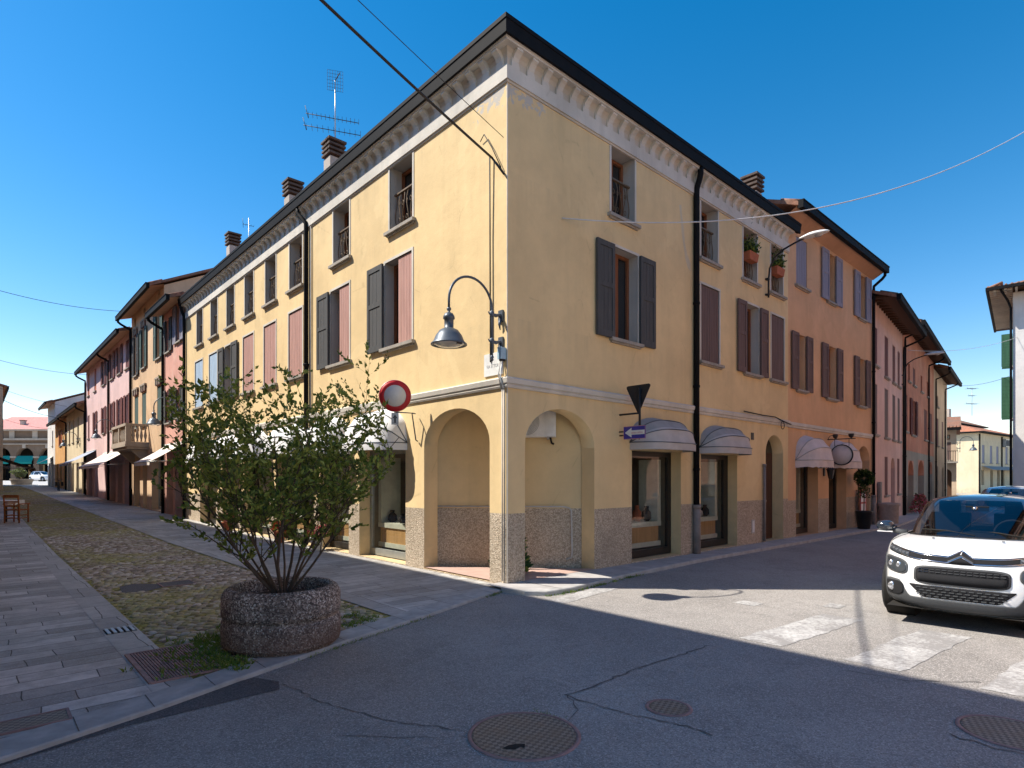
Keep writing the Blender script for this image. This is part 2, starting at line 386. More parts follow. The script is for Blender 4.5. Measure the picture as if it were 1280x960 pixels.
# ------------------------------------------------------------------ mesh helpers
class MB:
    def __init__(s, fr=None):
        s.v = []; s.f = []; s.mi = []; s.ms = []; s.fr = fr or (lambda a, b, c: (a, b, c)); s.sm = []
    def slot(s, m):
        m = M[m] if isinstance(m, str) else m
        if m not in s.ms: s.ms.append(m)
        return s.ms.index(m)
    def poly(s, pts, m, smooth=False):
        i = len(s.v); s.v += [s.fr(*p) for p in pts]
        s.f.append(tuple(range(i, i + len(pts)))); s.mi.append(s.slot(m)); s.sm.append(smooth)
    def faces(s, pts, fs, m, smooth=False):
        i = len(s.v); s.v += [s.fr(*p) for p in pts]; k = s.slot(m)
        for f in fs:
            s.f.append(tuple(i + a for a in f)); s.mi.append(k); s.sm.append(smooth)
    def box(s, a0, a1, b0, b1, c0, c1, m):
        p = [(a0, b0, c0), (a1, b0, c0), (a1, b1, c0), (a0, b1, c0), (a0, b0, c1), (a1, b0, c1), (a1, b1, c1), (a0, b1, c1)]
        s.faces(p, [(0, 3, 2, 1), (4, 5, 6, 7), (0, 1, 5, 4), (1, 2, 6, 5), (2, 3, 7, 6), (3, 0, 4, 7)], m)
    def tube(s, pts, r, m, n=8, cap=True):
        pts = [Vector(p) for p in pts]; rs = r if isinstance(r, (list, tuple)) else [r] * len(pts)
        ring = []; V = []; F = []
        prev = None
        for i, p in enumerate(pts):
            d = (pts[min(i + 1, len(pts) - 1)] - pts[max(i - 1, 0)]).normalized()
            if prev is None:
                u = d.cross(Vector((0, 0, 1)))
                if u.length < .05: u = d.cross(Vector((1, 0, 0)))
            else: u = prev - d * prev.dot(d)
            u.normalize(); prev = u; w = d.cross(u)
            for k in range(n):
                a = 2 * pi * k / n; V.append(tuple(p + (u * cos(a) + w * sin(a)) * rs[i]))
        for i in range(len(pts) - 1):
            for k in range(n):
                a = i * n + k; b = i * n + (k + 1) % n
                F.append((a, b, b + n, a + n))
        s.faces(V, F, m, True)
        if cap:
            s.faces(V[:n], [tuple(range(n))], m); s.faces(V[-n:], [tuple(range(n))], m)
    def lathe(s, prof, c, m, n=24, ax='z', smooth=True, capends=True):
        V = []; F = []
        for (r, h) in prof:
            for k in range(n):
                a = 2 * pi * k / n
                if ax == 'z': V.append((c[0] + r * cos(a), c[1] + r * sin(a), c[2] + h))
                elif ax == 'y': V.append((c[0] + r * cos(a), c[1] + h, c[2] + r * sin(a)))
                else: V.append((c[0] + h, c[1] + r * cos(a), c[2] + r * sin(a)))
        for i in range(len(prof) - 1):
            for k in range(n):
                a = i * n + k; b = i * n + (k + 1) % n
                F.append((a, b, b + n, a + n))
        s.faces(V, F, m, smooth)
        if capends:
            s.faces(V[:n], [tuple(range(n))], m); s.faces(V[-n:], [tuple(range(n))], m)
    def grid(s, P, m, smooth=True, close=False):
        nu = len(P); nv = len(P[0]); V = [p for r in P for p in r]; F = []
        for i in range(nu - 1):
            for j in range(nv - 1 + (1 if close else 0)):
                j2 = (j + 1) % nv
                F.append((i * nv + j, i * nv + j2, (i + 1) * nv + j2, (i + 1) * nv + j))
        s.faces(V, F, m, smooth)
    def build(s, name, parent=None, weld=True, recalc=True):
        me = bpy.data.meshes.new(name)
        me.from_pydata(s.v, [], s.f)
        for mm in s.ms: me.materials.append(mm)
        me.polygons.foreach_set('material_index', s.mi); me.polygons.foreach_set('use_smooth', s.sm)
        if recalc and len(s.f) < 60000:
            bm = bmesh.new(); bm.from_mesh(me)
            if weld: bmesh.ops.remove_doubles(bm, verts=bm.verts, dist=1e-5)
            bmesh.ops.recalc_face_normals(bm, faces=bm.faces); bm.to_mesh(me); bm.free()
        me.update()
        o = bpy.data.objects.new(name, me); COL.objects.link(o)
        if parent: o.parent = parent
        return o

def empty(name, loc, rz=0.0, label=None, cat=None, group=None):
    o = bpy.data.objects.new(name, None); COL.objects.link(o)
    o.empty_display_size = .2; o.location = loc; o.rotation_euler = (0, 0, rz)
    if label: tag(o, label, cat, group)
    return o
def tag(o, label, cat, group=None, kind=None):
    o['label'] = label; o['category'] = cat
    if group: o['group'] = group
    if kind: o['kind'] = kind
    return o
def struct(o, kind='structure'):
    o['kind'] = kind; return o
def copy_tree(o, parent=None):
    c = o.copy(); COL.objects.link(c)
    if parent: c.parent = parent
    for ch in list(o.children): copy_tree(ch, c)
    return c
def frR(s, o, z): return (s, -o, z)      # facade on local x axis, o outward
def frL(s, o, z): return (-o, s, z)      # facade on local y axis, o outward
def locR(s, o, z): return (C[0] + dR[0] * s + dL[0] * -o, C[1] + dR[1] * s + dL[1] * -o, z)
def locL(t, o, z): return (C[0] + dL[0] * t - dR[0] * o, C[1] + dL[1] * t - dR[1] * o, z)

# ------------------------------------------------------------------ building parts
def wall(mb, s0, s1, z0, z1, ops, up, low=None, zs=None, rev=None):
    ss = {s0, s1}; zz = {z0, z1}
    if zs: zz.add(zs)
    for q in ops:
        ss |= {q['a'], q['b']}; zz |= {max(z0, q['z0']), min(z1, q['z1'])}
    ss = sorted(x for x in ss if s0 - 1e-6 <= x <= s1 + 1e-6); zz = sorted(zz)
    for i in range(len(ss) - 1):
        for j in range(len(zz) - 1):
            cs = (ss[i] + ss[i + 1]) / 2; cz = (zz[j] + zz[j + 1]) / 2
            if any(q['a'] < cs < q['b'] and q['z0'] < cz < q['z1'] for q in ops): continue
            m = low if (low and zs and cz < zs) else up
            mb.poly([(ss[i], 0, zz[j]), (ss[i + 1], 0, zz[j]), (ss[i + 1], 0, zz[j + 1]), (ss[i], 0, zz[j + 1])], m)
    for q in ops:
        a, b, c, e, d = q['a'], q['b'], max(z0, q['z0']), q['z1'], q['d']
        rm = q.get('rm') or rev or up
        h = q.get('arch', 0)
        zt = e - h
        for x in (a, b):
            cuts = [c, zt] if not (low and zs and c < zs < zt) else [c, zs, zt]
            for u, v in zip(cuts, cuts[1:]):
                mm = low if (low and zs and (u + v) / 2 < zs and q.get('lowrev', True)) else rm
                mb.poly([(x, 0, u), (x, -d, u), (x, -d, v), (x, 0, v)], mm)
        if c > z0 + .01 or q.get('floor'): mb.poly([(a, 0, c), (b, 0, c), (b, -d, c), (a, -d, c)], rm)
        if not h: mb.poly([(a, 0, e), (b, 0, e), (b, -d, e), (a, -d, e)], rm)
        else:
            N = 20; P = []
            for k in range(N + 1):
                th = pi * (1 - k / N); P.append(((a + b) / 2 + (b - a) / 2 * cos(th), zt + h * sin(th)))
            for (x0, y0), (x1, y1) in zip(P, P[1:]):
                mb.poly([(x0, 0, y0), (x1, 0, y1), (x1, 0, e), (x0, 0, e)], up)
                mb.poly([(x0, 0, y0), (x1, 0, y1), (x1, -d, y1), (x0, -d, y0)], rm, True)

def leaf(fr, a, b, z0, z1, o0, mat, framed, parent, detail=True):
    mb = MB(fr); w = b - a; h = z1 - z0
    mb.box(a, b, o0, o0 + .022, z0, z1, mat)
    if detail:
        if framed:
            st = min(.075, w * .2)
            for x in (a, b - st): mb.box(x, x + st, o0 + .022, o0 + .045, z0, z1, mat)
            for z, hh in ((z0, .12), (z0 + h * .52, .09), (z1 - .1, .1)):
                mb.box(a + st, b - st, o0 + .022, o0 + .043, z, z + hh, mat)
            n = 3; g = (w - 2 * st) / n
            for k in range(n): mb.box(a + st + k * g + .004, a + st + (k + 1) * g - .004, o0 + .022, o0 + .029, z0 + .12, z1 - .1, mat)
        else:
            n = max(3, int(round(w / .11))); g = w / n
            for k in range(n): mb.box(a + k * g + .004, a + (k + 1) * g - .004, o0 + .022, o0 + .036, z0 + .005, z1 - .005, mat)
    return mb.build('shutter', parent)

def window(root, fr, a, b, z0, z1, d=.25, frame='framewood', shut=None, shutmat='pinkwood', inmat='greywood',
           surround=True, sill=True, detail=True, rail=False, lw=None, pane='pane', mull=True, lw2=None, smat='reveal'):
    """shut: None | 'closed' | 'open' | 'half' (left leaf open, right closed) | 'left' """
    mb = MB(fr)
    fw = .06
    o0, o1 = -d, -d + .05
    mb.box(a, a + fw, o0, o1, z0, z1, frame); mb.box(b - fw, b, o0, o1, z0, z1, frame)
    mb.box(a + fw, b - fw, o0, o1, z1 - fw, z1, frame); mb.box(a + fw, b - fw, o0, o1, z0, z0 + .09, frame)
    c = (a + b) / 2
    if mull and b - a > .5:
        mb.box(c - .045, c + .045, o0, o1 - .004, z0 + .09, z1 - fw, frame)
    if surround:
        t = .05
        mb.box(a - t, a, -.02, .012, z0, z1, 'trim'); mb.box(b, b + t, -.02, .012, z0, z1, 'trim')
        if surround != 'sides': mb.box(a - t, b + t, -.02, .013, z1, z1 + t, 'trim')
    w = mb.build('window', root)
    pm = MB(fr); pm.poly([(a + fw, -d + .012, z0 + .05), (b - fw, -d + .012, z0 + .05), (b - fw, -d + .012, z1 - fw), (a + fw, -d + .012, z1 - fw)], pane)
    pm.build('pane', w)
    if sill:
        sm = MB(fr)
        sm.box(a - .11, b + .11, -d + .05, .085, z0 - .06, z0, 'sill'); sm.box(a - .07, b + .07, 0.0, .045, z0 - .09, z0 - .06, 'sill')
        sm.build('sill', w)
    if shut:
        l = lw or (b - a) / 2
        l2 = lw2 or l
        if shut == 'closed':
            leaf(fr, a + .005, c - .003, z0 + .01, z1 - .01, -.05, shutmat, False, w, detail); leaf(fr, c + .003, b - .005, z0 + .01, z1 - .01, -.05, shutmat, False, w, detail)
        elif shut == 'open':
            leaf(fr, a - l - .02, a - .02, z0 - .02, z1, .03, inmat, True, w, detail); leaf(fr, b + .02, b + l2 + .02, z0 - .02, z1, .03, inmat, True, w, detail)
        elif shut == 'half':     # one leaf folded back on the wall, the other shut; 'a' end is nearest the corner
            leaf(fr, b + .02, b + l + .02, z0 - .02, z1, .03, inmat, True, w, detail); leaf(fr, a + .005, a + l2, z0 + .01, z1 - .01, -.05, shutmat, False, w, detail)
    if rail:
        rb = MB(fr); zt = z0 + .78; ro = -.13
        rb.box(a + .0, b - .0, ro - .03, ro + .03, zt - .03, zt, 'rustiron'); rb.box(a, b, ro - .012, ro + .012, z0 + .06, z0 + .085, 'rustiron')
        n = 6
        for k in range(n):
            x = a + (k + .5) * (b - a) / n
            pts = []
            for q in range(11):
                f = q / 10; pts.append((x + .028 * sin(f * 2 * pi) * (1 if k % 2 else -1), ro + .035 * sin(f * pi), z0 + .07 + f * (zt - z0 - .09)))
            rb.tube(pts, .009, 'rustiron', 5, False)
            if k < n - 1:
                xc = a + (k + 1) * (b - a) / n
                for zc in (z0 + .24, z0 + .55):
                    rb.tube([(xc + .03 * cos(u), ro, zc + .045 * sin(u)) for u in [i * 2 * pi / 8 for i in range(9)]], .007, 'rustiron', 4, False)
        rb.build('railing', w)
    return w

def pipe(fr, s, ztop, oo, parent, mat='gutter', r=.05, foot=None, z0=0.0, ds=0.0):
    mb = MB(fr)
    zc = ztop
    pts = [(s + ds, oo, zc), (s + ds, oo, zc - .12), (s + ds * .7, oo * .75 + .02, zc - .22), (s, .075, zc - .42), (s, .07, zc - .6)]
    zf = foot if foot else z0 + .02
    pts.append((s, .07, zf)); mb.tube(pts, r, mat, 10)
    for z in (zf + .8, zf + 2.6, zf + 4.4):
        if z < zc - .7: mb.tube([(s, .07, z), (s, .07, z + .05)], r + .012, mat, 10)
    o = mb.build('downpipe', parent)
    if foot:
        m2 = MB(fr); m2.tube([(s, .075, z0), (s, .075, foot + .04)], r + .018, 'greypipe', 12); m2.tube([(s, .075, foot - .02), (s, .075, foot + .06)], r + .03, 'greypipe', 12)
        m2.build('pipe_foot', o)
    return o

def glazed_shop(root, fr, a, b, z0, z1, d=.28, counter=True, door=False, tone=0, frame='shopframe', fw=.13):
    mb = MB(fr)
    mb.box(a, a + fw, -d - .04, -d + .03, z0, z1, frame); mb.box(b - fw, b, -d - .04, -d + .03, z0, z1, frame)
    mb.box(a + fw, b - fw, -d - .04, -d + .03, z1 - .1, z1, frame); mb.box(a + fw, b - fw, -d - .04, -d + .03, z0, z0 + .14, frame)
    if door: mb.box((a + b) / 2 - .05, (a + b) / 2 + .05, -d - .04, -d + .02, z0 + .14, z1 - .1, frame)
    # room behind the glass
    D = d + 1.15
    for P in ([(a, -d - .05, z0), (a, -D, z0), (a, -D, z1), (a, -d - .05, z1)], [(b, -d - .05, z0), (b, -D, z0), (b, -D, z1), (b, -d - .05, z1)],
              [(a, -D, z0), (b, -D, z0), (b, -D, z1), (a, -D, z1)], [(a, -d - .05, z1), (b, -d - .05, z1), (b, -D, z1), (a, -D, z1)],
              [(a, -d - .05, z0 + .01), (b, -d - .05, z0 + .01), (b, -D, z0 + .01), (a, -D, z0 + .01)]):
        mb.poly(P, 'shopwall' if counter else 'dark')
    w = mb.build('shop_window', root)
    pm = MB(fr); pm.poly([(a + fw, -d, z0 + .14), (b - fw, -d, z0 + .14), (b - fw, -d, z1 - .1), (a + fw, -d, z1 - .1)], 'shopglass'); pm.build('pane', w)
    if counter:
        cb = MB(fr); e = fw + .03
        cb.box(a + e, b - e, -d - .55, -d - .12, z0 + .16, z0 + .26, 'cabframe'); cb.box(a + e + .06, b - e - .06, -d - .53, -d - .14, z0 + .26, z0 + .58, 'cabinet')
        cb.box(a + e, b - e, -d - .56, -d - .11, z0 + .58, z0 + .68, 'cabframe')
        for k in range(4):
            x = a + e + .15 + k * (b - a - 2 * e - .3) / 3.2; h = rnd.uniform(.18, .4)
            cb.lathe([(.05, 0), (.1, .05), (.09, h * .6), (.04, h * .8), (.05, h)], (x, -d - .33, z0 + .68), rnd.choice(['dark', 'cabframe', 'terracotta', 'curtain']), 12)
        cb.box(b - e - .12, b - e, -d - .6, -d - .12, z0 + .68, z1 - .15, 'cabframe')
        cb.build('display_counter', w)
    return w

def roof(root, fr, L, D, H, ov, slope=.32, v=.2, mat='tiles', soffit='soffit_pink', gut=True, zs=None, sv0=None, beams=False, v2=None):
    """gable roof along s, eave at o=ov; soffit and gutter are parts too"""
    v0 = v if sv0 is None else sv0; v1 = v if v2 is None else v2
    ze = H; rz = H + slope * (D / 2 + ov); th = .11
    mb = MB(fr); a, b = -v0, L + v1
    P = [(ov, ze), (-D / 2, rz), (-D - ov, ze), (-D - ov, ze + th), (-D / 2, rz + th), (ov, ze + th)]
    for x in (a, b): mb.poly([(x, o, z) for o, z in P], mat)
    for i in range(6):
        (o0, z0), (o1, z1) = P[i], P[(i + 1) % 6]
        mb.poly([(a, o0, z0), (b, o0, z0), (b, o1, z1), (a, o1, z1)], mat)
    nt = int((b - a) / .22)                          # rows of tile ends along the eave and the verge
    for k in range(min(nt, 160)):
        x = a + (k + .5) * (b - a) / nt
        mb.tube([(x, ov + .02, ze + th + .01), (x, ov - .5, ze + th + .01 + slope * .5)], .06, mat, 6)
    r = mb.build('roof', root)
    sb = MB(fr); zz = zs if zs else H - .03
    sb.poly([(0 - v0, 0, zz), (L + v1, 0, zz), (L + v1, ov, ze - .004), (0 - v0, ov, ze - .004)], soffit)
    if beams:
        nb = int(L / .45)
        for k in range(nb + 1):
            x = k * L / nb; sb.box(x - .05, x + .05, 0.0, ov - .05, zz - .1, zz - .012, 'darkbrownwood')
    sb.build('soffit', root)
    if gut:
        gb = MB(fr); gb.box(a, b, ov, ov + .13, ze - .09, ze + .10, 'gutter'); gb.box(a, b, ov - .02, ov + .15, ze + .10, ze + .125, 'gutter')
        gb.build('gutter', root)
    return r

def body(root, fr, L, D, H, ops, up, low=None, zs=None, rev=None, slope=.32, ov=.5, side=None, name='wall'):
    mb = MB(fr); side = side or up
    wall(mb, 0, L, -.3, H, ops, up, low, zs, rev)
    rz = H + slope * (D / 2)
    for x in (0, L): mb.poly([(x, 0, -.3), (x, -D, -.3), (x, -D, H), (x, -D / 2, rz), (x, 0, H)], side)
    mb.poly([(0, -D, -.3), (L, -D, -.3), (L, -D, H), (0, -D, H)], side)
    return mb.build(name, root)

def op(a, b, z0, z1, d=.25, **k): return dict(a=a, b=b, z0=z0, z1=z1, d=d, **k)

def chimney(rootparent, loc_fr, s, o, zb, zt, w=.42, caps=4):
    mb = MB(loc_fr)
    mb.box(s - w / 2, s + w / 2, o - w / 2, o + w / 2, zb, zt - .12 * caps, 'chimney')
    for k in range(caps):
        z = zt - .12 * (caps - k)
        mb.box(s - w * .32, s + w * .32, o - w * .32, o + w * .32, z, z + .06, 'conc_cap')
        e = w * (.62 if k < caps - 1 else .66)
        mb.box(s - e, s + e, o - e, o + e, z + .06, z + .115, 'conc_cap')
    return mb.build('chimney', rootparent)

# ------------------------------------------------------------------ awnings
def dutch_awning(label, loc, rz, fr, w, h, out, cloth, cloth2, group=None, val=.16, scallop=False, ribs=3):
    root = empty('awning', loc, rz, label, 'awning', group)
    mb = MB(fr); N = 24
    # quarter-barrel canopy with rounded (spherical) ends: a quarter of an ellipsoid-ended barrel
    nu = 24
    def P(u, a, sag=True):           # u 0..1 along the width, a 0 (wall top) .. 1 (front edge)
        x = (u - .5) * 2
        e = (1 - abs(x) ** 2.6) ** (1 / 2.6) if abs(x) < 1 else 0
        th = a * pi / 2
        sg = 1 - (.055 * abs(sin(pi * a * ribs)) if sag else 0) * max(e, 0) - (.012 * sin(7 * x + 3 * a) * e if sag else 0)
        return (x * w / 2, out * sin(th) * max(e, .0) * sg, h * cos(th) * max(e, 0) * sg)
    rows = []
    for j in range(N + 1):
        rows.append([P(i / nu, j / N) for i in range(nu + 1)])
    cut = int(N * .62)
    mb.grid(rows[:cut + 1], cloth); mb.grid(rows[cut:], cloth2)
    mb.build('canopy', root, recalc=False)
    vb = MB(fr); base = rows[N]; rr = []
    for k in (0, 1):
        rr.append([(p[0], p[1] + .004, -(val * (1 + (.16 * sin(i * pi / 1.0 + .5) if scallop else 0))) if k else 0.0) for i, p in enumerate(base)])
    vb.grid(rr, cloth2); vb.build('valance', root, recalc=False)
    fb = MB(fr)
    for a in [i / ribs for i in range(1, ribs + 1)]:
        fb.tube([(lambda p: (p[0] * 1.003, p[1] * 1.004 + .003, p[2] * 1.004))(P(i / nu, a, False)) for i in range(nu + 1)], .010, 'lampgrey' if not scallop else 'greycloth', 5)
    fb.tube([(-w / 2, 0, 0), (w / 2, 0, 0)], .016, 'gutter', 6)
    fb.build('hoop', root)
    return root

def slope_awning(label, loc, rz, fr, w, out, drop, cloth, group=None, val=.14, arms=True):
    root = empty('awning', loc, rz, label, 'awning', group)
    mb = MB(fr)
    rows = []
    for j in range(7):
        f = j / 6; sag = .03 * sin(pi * f)
        rows.append([(-w / 2 + w * i / 8, out * f, -drop * f - sag) for i in range(9)])
    mb.grid(rows, cloth)
    mb.build('canopy', root, recalc=False)
    vb = MB(fr); n = 24
    vb.grid([[(-w / 2 + w * i / n, out + .003, -drop) for i in range(n + 1)], [(-w / 2 + w * i / n, out + .01, -drop - val * (1 + .1 * sin(i * 2.1))) for i in range(n + 1)]], cloth)
    vb.build('valance', root, recalc=False)
    fb = MB(fr); fb.tube([(-w / 2, 0, .02), (w / 2, 0, .02)], .04, 'plastic_white', 8); fb.tube([(-w / 2, out, -drop), (w / 2, out, -drop)], .02, 'signgrey', 8)
    if arms:
        for x in (-w / 2 + .1, w / 2 - .1): fb.tube([(x, 0, -drop * .9), (x, out, -drop - .0)], .015, 'signgrey', 6)
    fb.build('awning_frame', root)
    return root

# ------------------------------------------------------------------ THE CORNER HOUSE (yellow)
corner = empty('corner_house', (C[0], C[1], 0), ANG, 'three storey yellow corner house with grey bracketed cornice and corner arches', 'house')
ZB, ZBT, ZMOD, ZTOP = 7.83, 8.05, 8.30, 8.365
LL, LR = 18.71, 10.34
Z2, Z2T, Z3 = 4.25, 5.96, 6.53
win3L = [(2.66, 3.48), (5.18, 5.96), (7.69, 8.50), (9.44, 10.22), (11.18, 11.94), (12.91, 13.67), (14.65, 15.42), (16.39, 17.16)]
win3R = [(2.58, 3.30), (5.76, 6.50), (7.74, 8.47), (9.27, 10.0)]
win2L = [(2.68, 3.66, 'half'), (5.18, 6.10, 'half'), (7.69, 8.56, 'closed'), (9.44, 10.34, 'closed'), (11.18, 12.09, 'closed'), (13.08, 13.84, 'open'), (14.69, 15.61, 'blue'), (16.39, 17.37, 'blue')]
win2R = [(2.63, 3.40, 'open'), (5.76, 6.57, 'closed'), (7.83, 8.56, 'open'), (9.29, 10.08, 'closed')]
shopL = [(2.91, 4.74), (5.22, 6.68), (7.03, 9.44), (9.91, 12.02), (12.53, 14.13), (14.82, 16.74)]
shopR = [(3.22, 4.95), (5.76, 7.44)]
mb = MB(frL)
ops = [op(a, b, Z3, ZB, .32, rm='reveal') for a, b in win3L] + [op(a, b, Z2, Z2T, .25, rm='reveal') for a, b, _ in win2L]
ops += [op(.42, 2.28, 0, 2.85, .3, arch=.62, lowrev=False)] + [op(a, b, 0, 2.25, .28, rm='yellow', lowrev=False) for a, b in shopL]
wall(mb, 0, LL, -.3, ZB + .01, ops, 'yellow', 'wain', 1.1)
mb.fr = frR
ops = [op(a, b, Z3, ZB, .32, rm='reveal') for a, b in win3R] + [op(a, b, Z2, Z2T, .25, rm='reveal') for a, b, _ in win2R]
ops += [op(.38, 2.10, 0, 2.82, .3, arch=.62, lowrev=False)] + [op(a, b, 0.04, 2.2, .27, rm='yellow', lowrev=False, floor=True) for a, b in shopR]
ops += [op(8.97, 10.03, 0.02, 2.79, .3, arch=.48, lowrev=False)]
wall(mb, 0, LR, -.3, ZB + .01, ops, 'yellow', 'wain', 1.1)
mb.fr = lambda a, b, c: (a, b, c)        # far sides and the walls above the cornice line
mb.poly([(0, LL, -.3), (8, LL, -.3), (8, LL, ZTOP), (0, LL, ZTOP)], 'trim'); mb.poly([(LR, 0, -.3), (LR, 8, -.3), (LR, 8, ZTOP), (LR, 0, ZTOP)], 'trim')
# inside of the corner portico: one wall across the corner, pier core, ceiling
for z0, z1, m in ((0, 1.1, 'wain'), (1.1, 3.0, 'yellow')):
    mb.poly([(.28, 2.33, z0), (2.15, .28, z0), (2.15, .28, z1), (.28, 2.33, z1)], m)
mb.poly([(.0, 0, 2.97), (2.3, 0, 2.97), (0, 2.45, 2.97)], 'yellow')
mb.poly([(.3, .3, 2.2), (.3, 2.31, 2.2), (.3, 2.31, 2.97), (.3, .3, 2.97)], 'yellow') if False else None
mb.box(.06, .378, .06, .418, 0, 2.97, 'yellow')
mb.box(.062, .382, .062, .422, 0, 1.1, 'wain')
walls = mb.build('wall', corner)
# white corner bead
eb = MB(); eb.box(-.004, .008, -.004, .008, 0.02, ZB, 'trim'); eb.build('corner_bead', corner)

# cornice: band, cove brackets, slab (mitred round the corner)
def mitre(mb, prof, m, eL=LL, eR=LR):
    """sweep a profile of (out, z) round the corner, left arm then right arm"""
    R = []
    for (o, z) in prof: R.append([(-o, eL, z), (-o, -o, z), (eR, -o, z)])
    for p, q in zip(R, R[1:] + R[:1]):
        for i in range(2): mb.poly([p[i], p[i + 1], q[i + 1], q[i]], m)
    for i in (0, 2): mb.poly([r[i] for r in R], m)
cb = MB()
mitre(cb, [(-.02, ZB), (.045, ZB), (.045, ZBT), (-.02, ZBT)], 'trim')
mitre(cb, [(-.02, ZB - .035), (.022, ZB - .035), (.022, ZB - .001), (-.02, ZB - .001)], 'cove')
mitre(cb, [(-.02, ZBT + .002), (.004, ZBT + .002), (.008, ZBT + .14), (.03, ZMOD - .05), (.07, ZMOD), (-.02, ZMOD)], 'cove')
mitre(cb, [(-.02, ZMOD + .001), (.172, ZMOD + .001), (.172, ZTOP - .03), (.186, ZTOP - .03), (.186, ZTOP), (-.02, ZTOP)], 'trim')
cb.build('cornice', corner)
def bracket(fr, s):
    b = MB(fr); w0, w1 = .085, .06
    prof = [(.002, ZBT + .003), (.042, ZBT + .003), (.042, ZBT + .05), (.046, ZBT + .10), (.070, ZBT + .15), (.110, ZBT + .19), (.146, ZBT + .21), (.155, ZBT + .215), (.155, ZMOD), (.002, ZMOD)]
    L = [(s - (w0 if z < ZBT + .08 else w1), o, z) for o, z in prof]; Rr = [(s + (w0 if z < ZBT + .08 else w1), o, z) for o, z in prof]
    b.poly(L, 'trim'); b.poly(Rr, 'trim')
    n = len(prof)
    for i in range(n): b.poly([L[i], L[(i + 1) % n], Rr[(i + 1) % n], Rr[i]], 'trim')
    return b
nL = int(LL / .335); nR = int(LR / .335)
for k in range(nL): bracket(frL, .14 + k * (LL - .2) / nL).build('cornice_bracket', corner)
for k in range(nR): bracket(frR, .14 + k * (LR - .2) / nR).build('cornice_bracket', corner)
gb = MB()
mitre(gb, [(.14, ZTOP + .002), (.190, ZTOP + .002), (.192, ZTOP - .02), (.235, ZTOP - .02), (.25, ZTOP + .17), (.262, ZTOP + .17), (.262, ZTOP + .235), (.14, ZTOP + .235)], 'gutter', LL + .1, LR + .25)
gb.build('gutter', corner)
rb = MB()
e = .25; zr = ZTOP + .225; sl = .30; D = 8.0
def hz(d): return zr + sl * d
rb.poly([(-e, -e, zr), (LR + .2, -e, zr), (LR + .2, D / 2, hz(D / 2 + e)), (D / 2, D / 2, hz(D / 2 + e))], 'tiles')
rb.poly([(-e, -e, zr), (D / 2, D / 2, hz(D / 2 + e)), (D / 2, LL + .1, hz(D / 2 + e)), (-e, LL + .1, zr)], 'tiles')
rb.poly([(LR + .2, D / 2, hz(D / 2 + e)), (LR + .2, D + e, zr), (D + e, D + e, zr), (D / 2, D / 2, hz(D / 2 + e))], 'tiles')
rb.poly([(D / 2, D / 2, hz(D / 2 + e)), (D + e, D + e, zr), (D + e, LL + .1, zr), (D / 2, LL + .1, hz(D / 2 + e))], 'tiles')
rb.poly([(-e, LL + .1, zr), (D / 2, LL + .1, hz(D / 2 + e)), (D + e, LL + .1, zr)], 'cove')
rb.poly([(LR + .2, -e, zr), (LR + .2, D / 2, hz(D / 2 + e)), (LR + .2, D + e, zr)], 'cove')
yroof = rb.build('roof', corner)
chimney(yroof, frL, 8.04, -1.0, 8.6, 10.63, .38)
chimney(yroof, frL, 10.76, -1.0, 8.6, 10.57, .38)
chimney(yroof, frL, 16.3, -1.0, 8.6, 10.70, .36)
chimney(yroof, frR, 9.55, -.62, 8.6, 9.86, .36)

# string course with its cable duct
sb = MB()
mitre(sb, [(-.01, 3.06), (.03, 3.06), (.045, 3.09), (.03, 3.115), (.06, 3.13), (.075, 3.20), (.05, 3.225), (-.01, 3.225)], 'trim', 18.7, LR)
sb.build('string_course', corner)
for k, (a, b) in enumerate(win3L): window(corner, frL, a, b, Z3, ZB - .04, .32, 'framewood', surround='sides', rail=True, detail=k < 4)
for k, (a, b) in enumerate(win3R): window(corner, frR, a, b, Z3, ZB - .04, .32, 'framewood', surround='sides', rail=True)
for a, b, s in win2L:
    if s == 'half': window(corner, frL, a, b, Z2, Z2T, .25, shut='half', lw=.60, lw2=.51)
    elif s == 'open': window(corner, frL, a, b, Z2, Z2T, .25, shut='open', lw=.55)
    else: window(corner, frL, a, b, Z2, Z2T, .25, shut='closed', shutmat='bluewood' if s == 'blue' else 'pinkwood')
for a, b, s in win2R:
    if s == 'open': window(corner, frR, a, b, Z2, Z2T, .25, shut='open', lw=.50 if a < 5 else .42, inmat='purplewood' if a > 5 else 'greywood')
    else: window(corner, frR, a, b, Z2, Z2T, .25, shut='closed', shutmat='purplewood')
pipe(frL, 7.31, ZTOP - .02, .17, corner, r=.055, ds=.25); pipe(frL, 18.66, ZTOP - .02, .17, corner, r=.055, z0=.1)
mb = MB(frL); mb.tube([(7.12, .03, 7.8), (7.12, .03, .1)], .018, 'greypipe', 6); mb.build('conduit', corner)
pipe(frR, 5.46, ZTOP - .02, .17, corner, foot=1.02, r=.062)
mb = MB(frR); mb.tube([(8.80, .05, 2.0), (8.80, .05, .05)], .035, 'greypipe', 8); mb.tube([(8.80, .05, 1.95), (8.80, .05, 2.02)], .045, 'greypipe', 8); mb.build('gas_pipe', corner)
mb = MB(frR); mb.box(8.18, 8.34, -.01, .012, .28, .62, 'conduit'); mb.box(8.21, 8.31, .012, .018, .31, .59, 'plastic_white'); mb.build('meter_hatch', corner)
for i, (a, b) in enumerate(shopL): glazed_shop(corner, frL, a, b, .02, 2.25, .28, counter=True, frame='silverframe' if i == 0 else 'shopframe', fw=.08)
glazed_shop(corner, frR, 3.22, 4.95, .06, 2.2, .27)
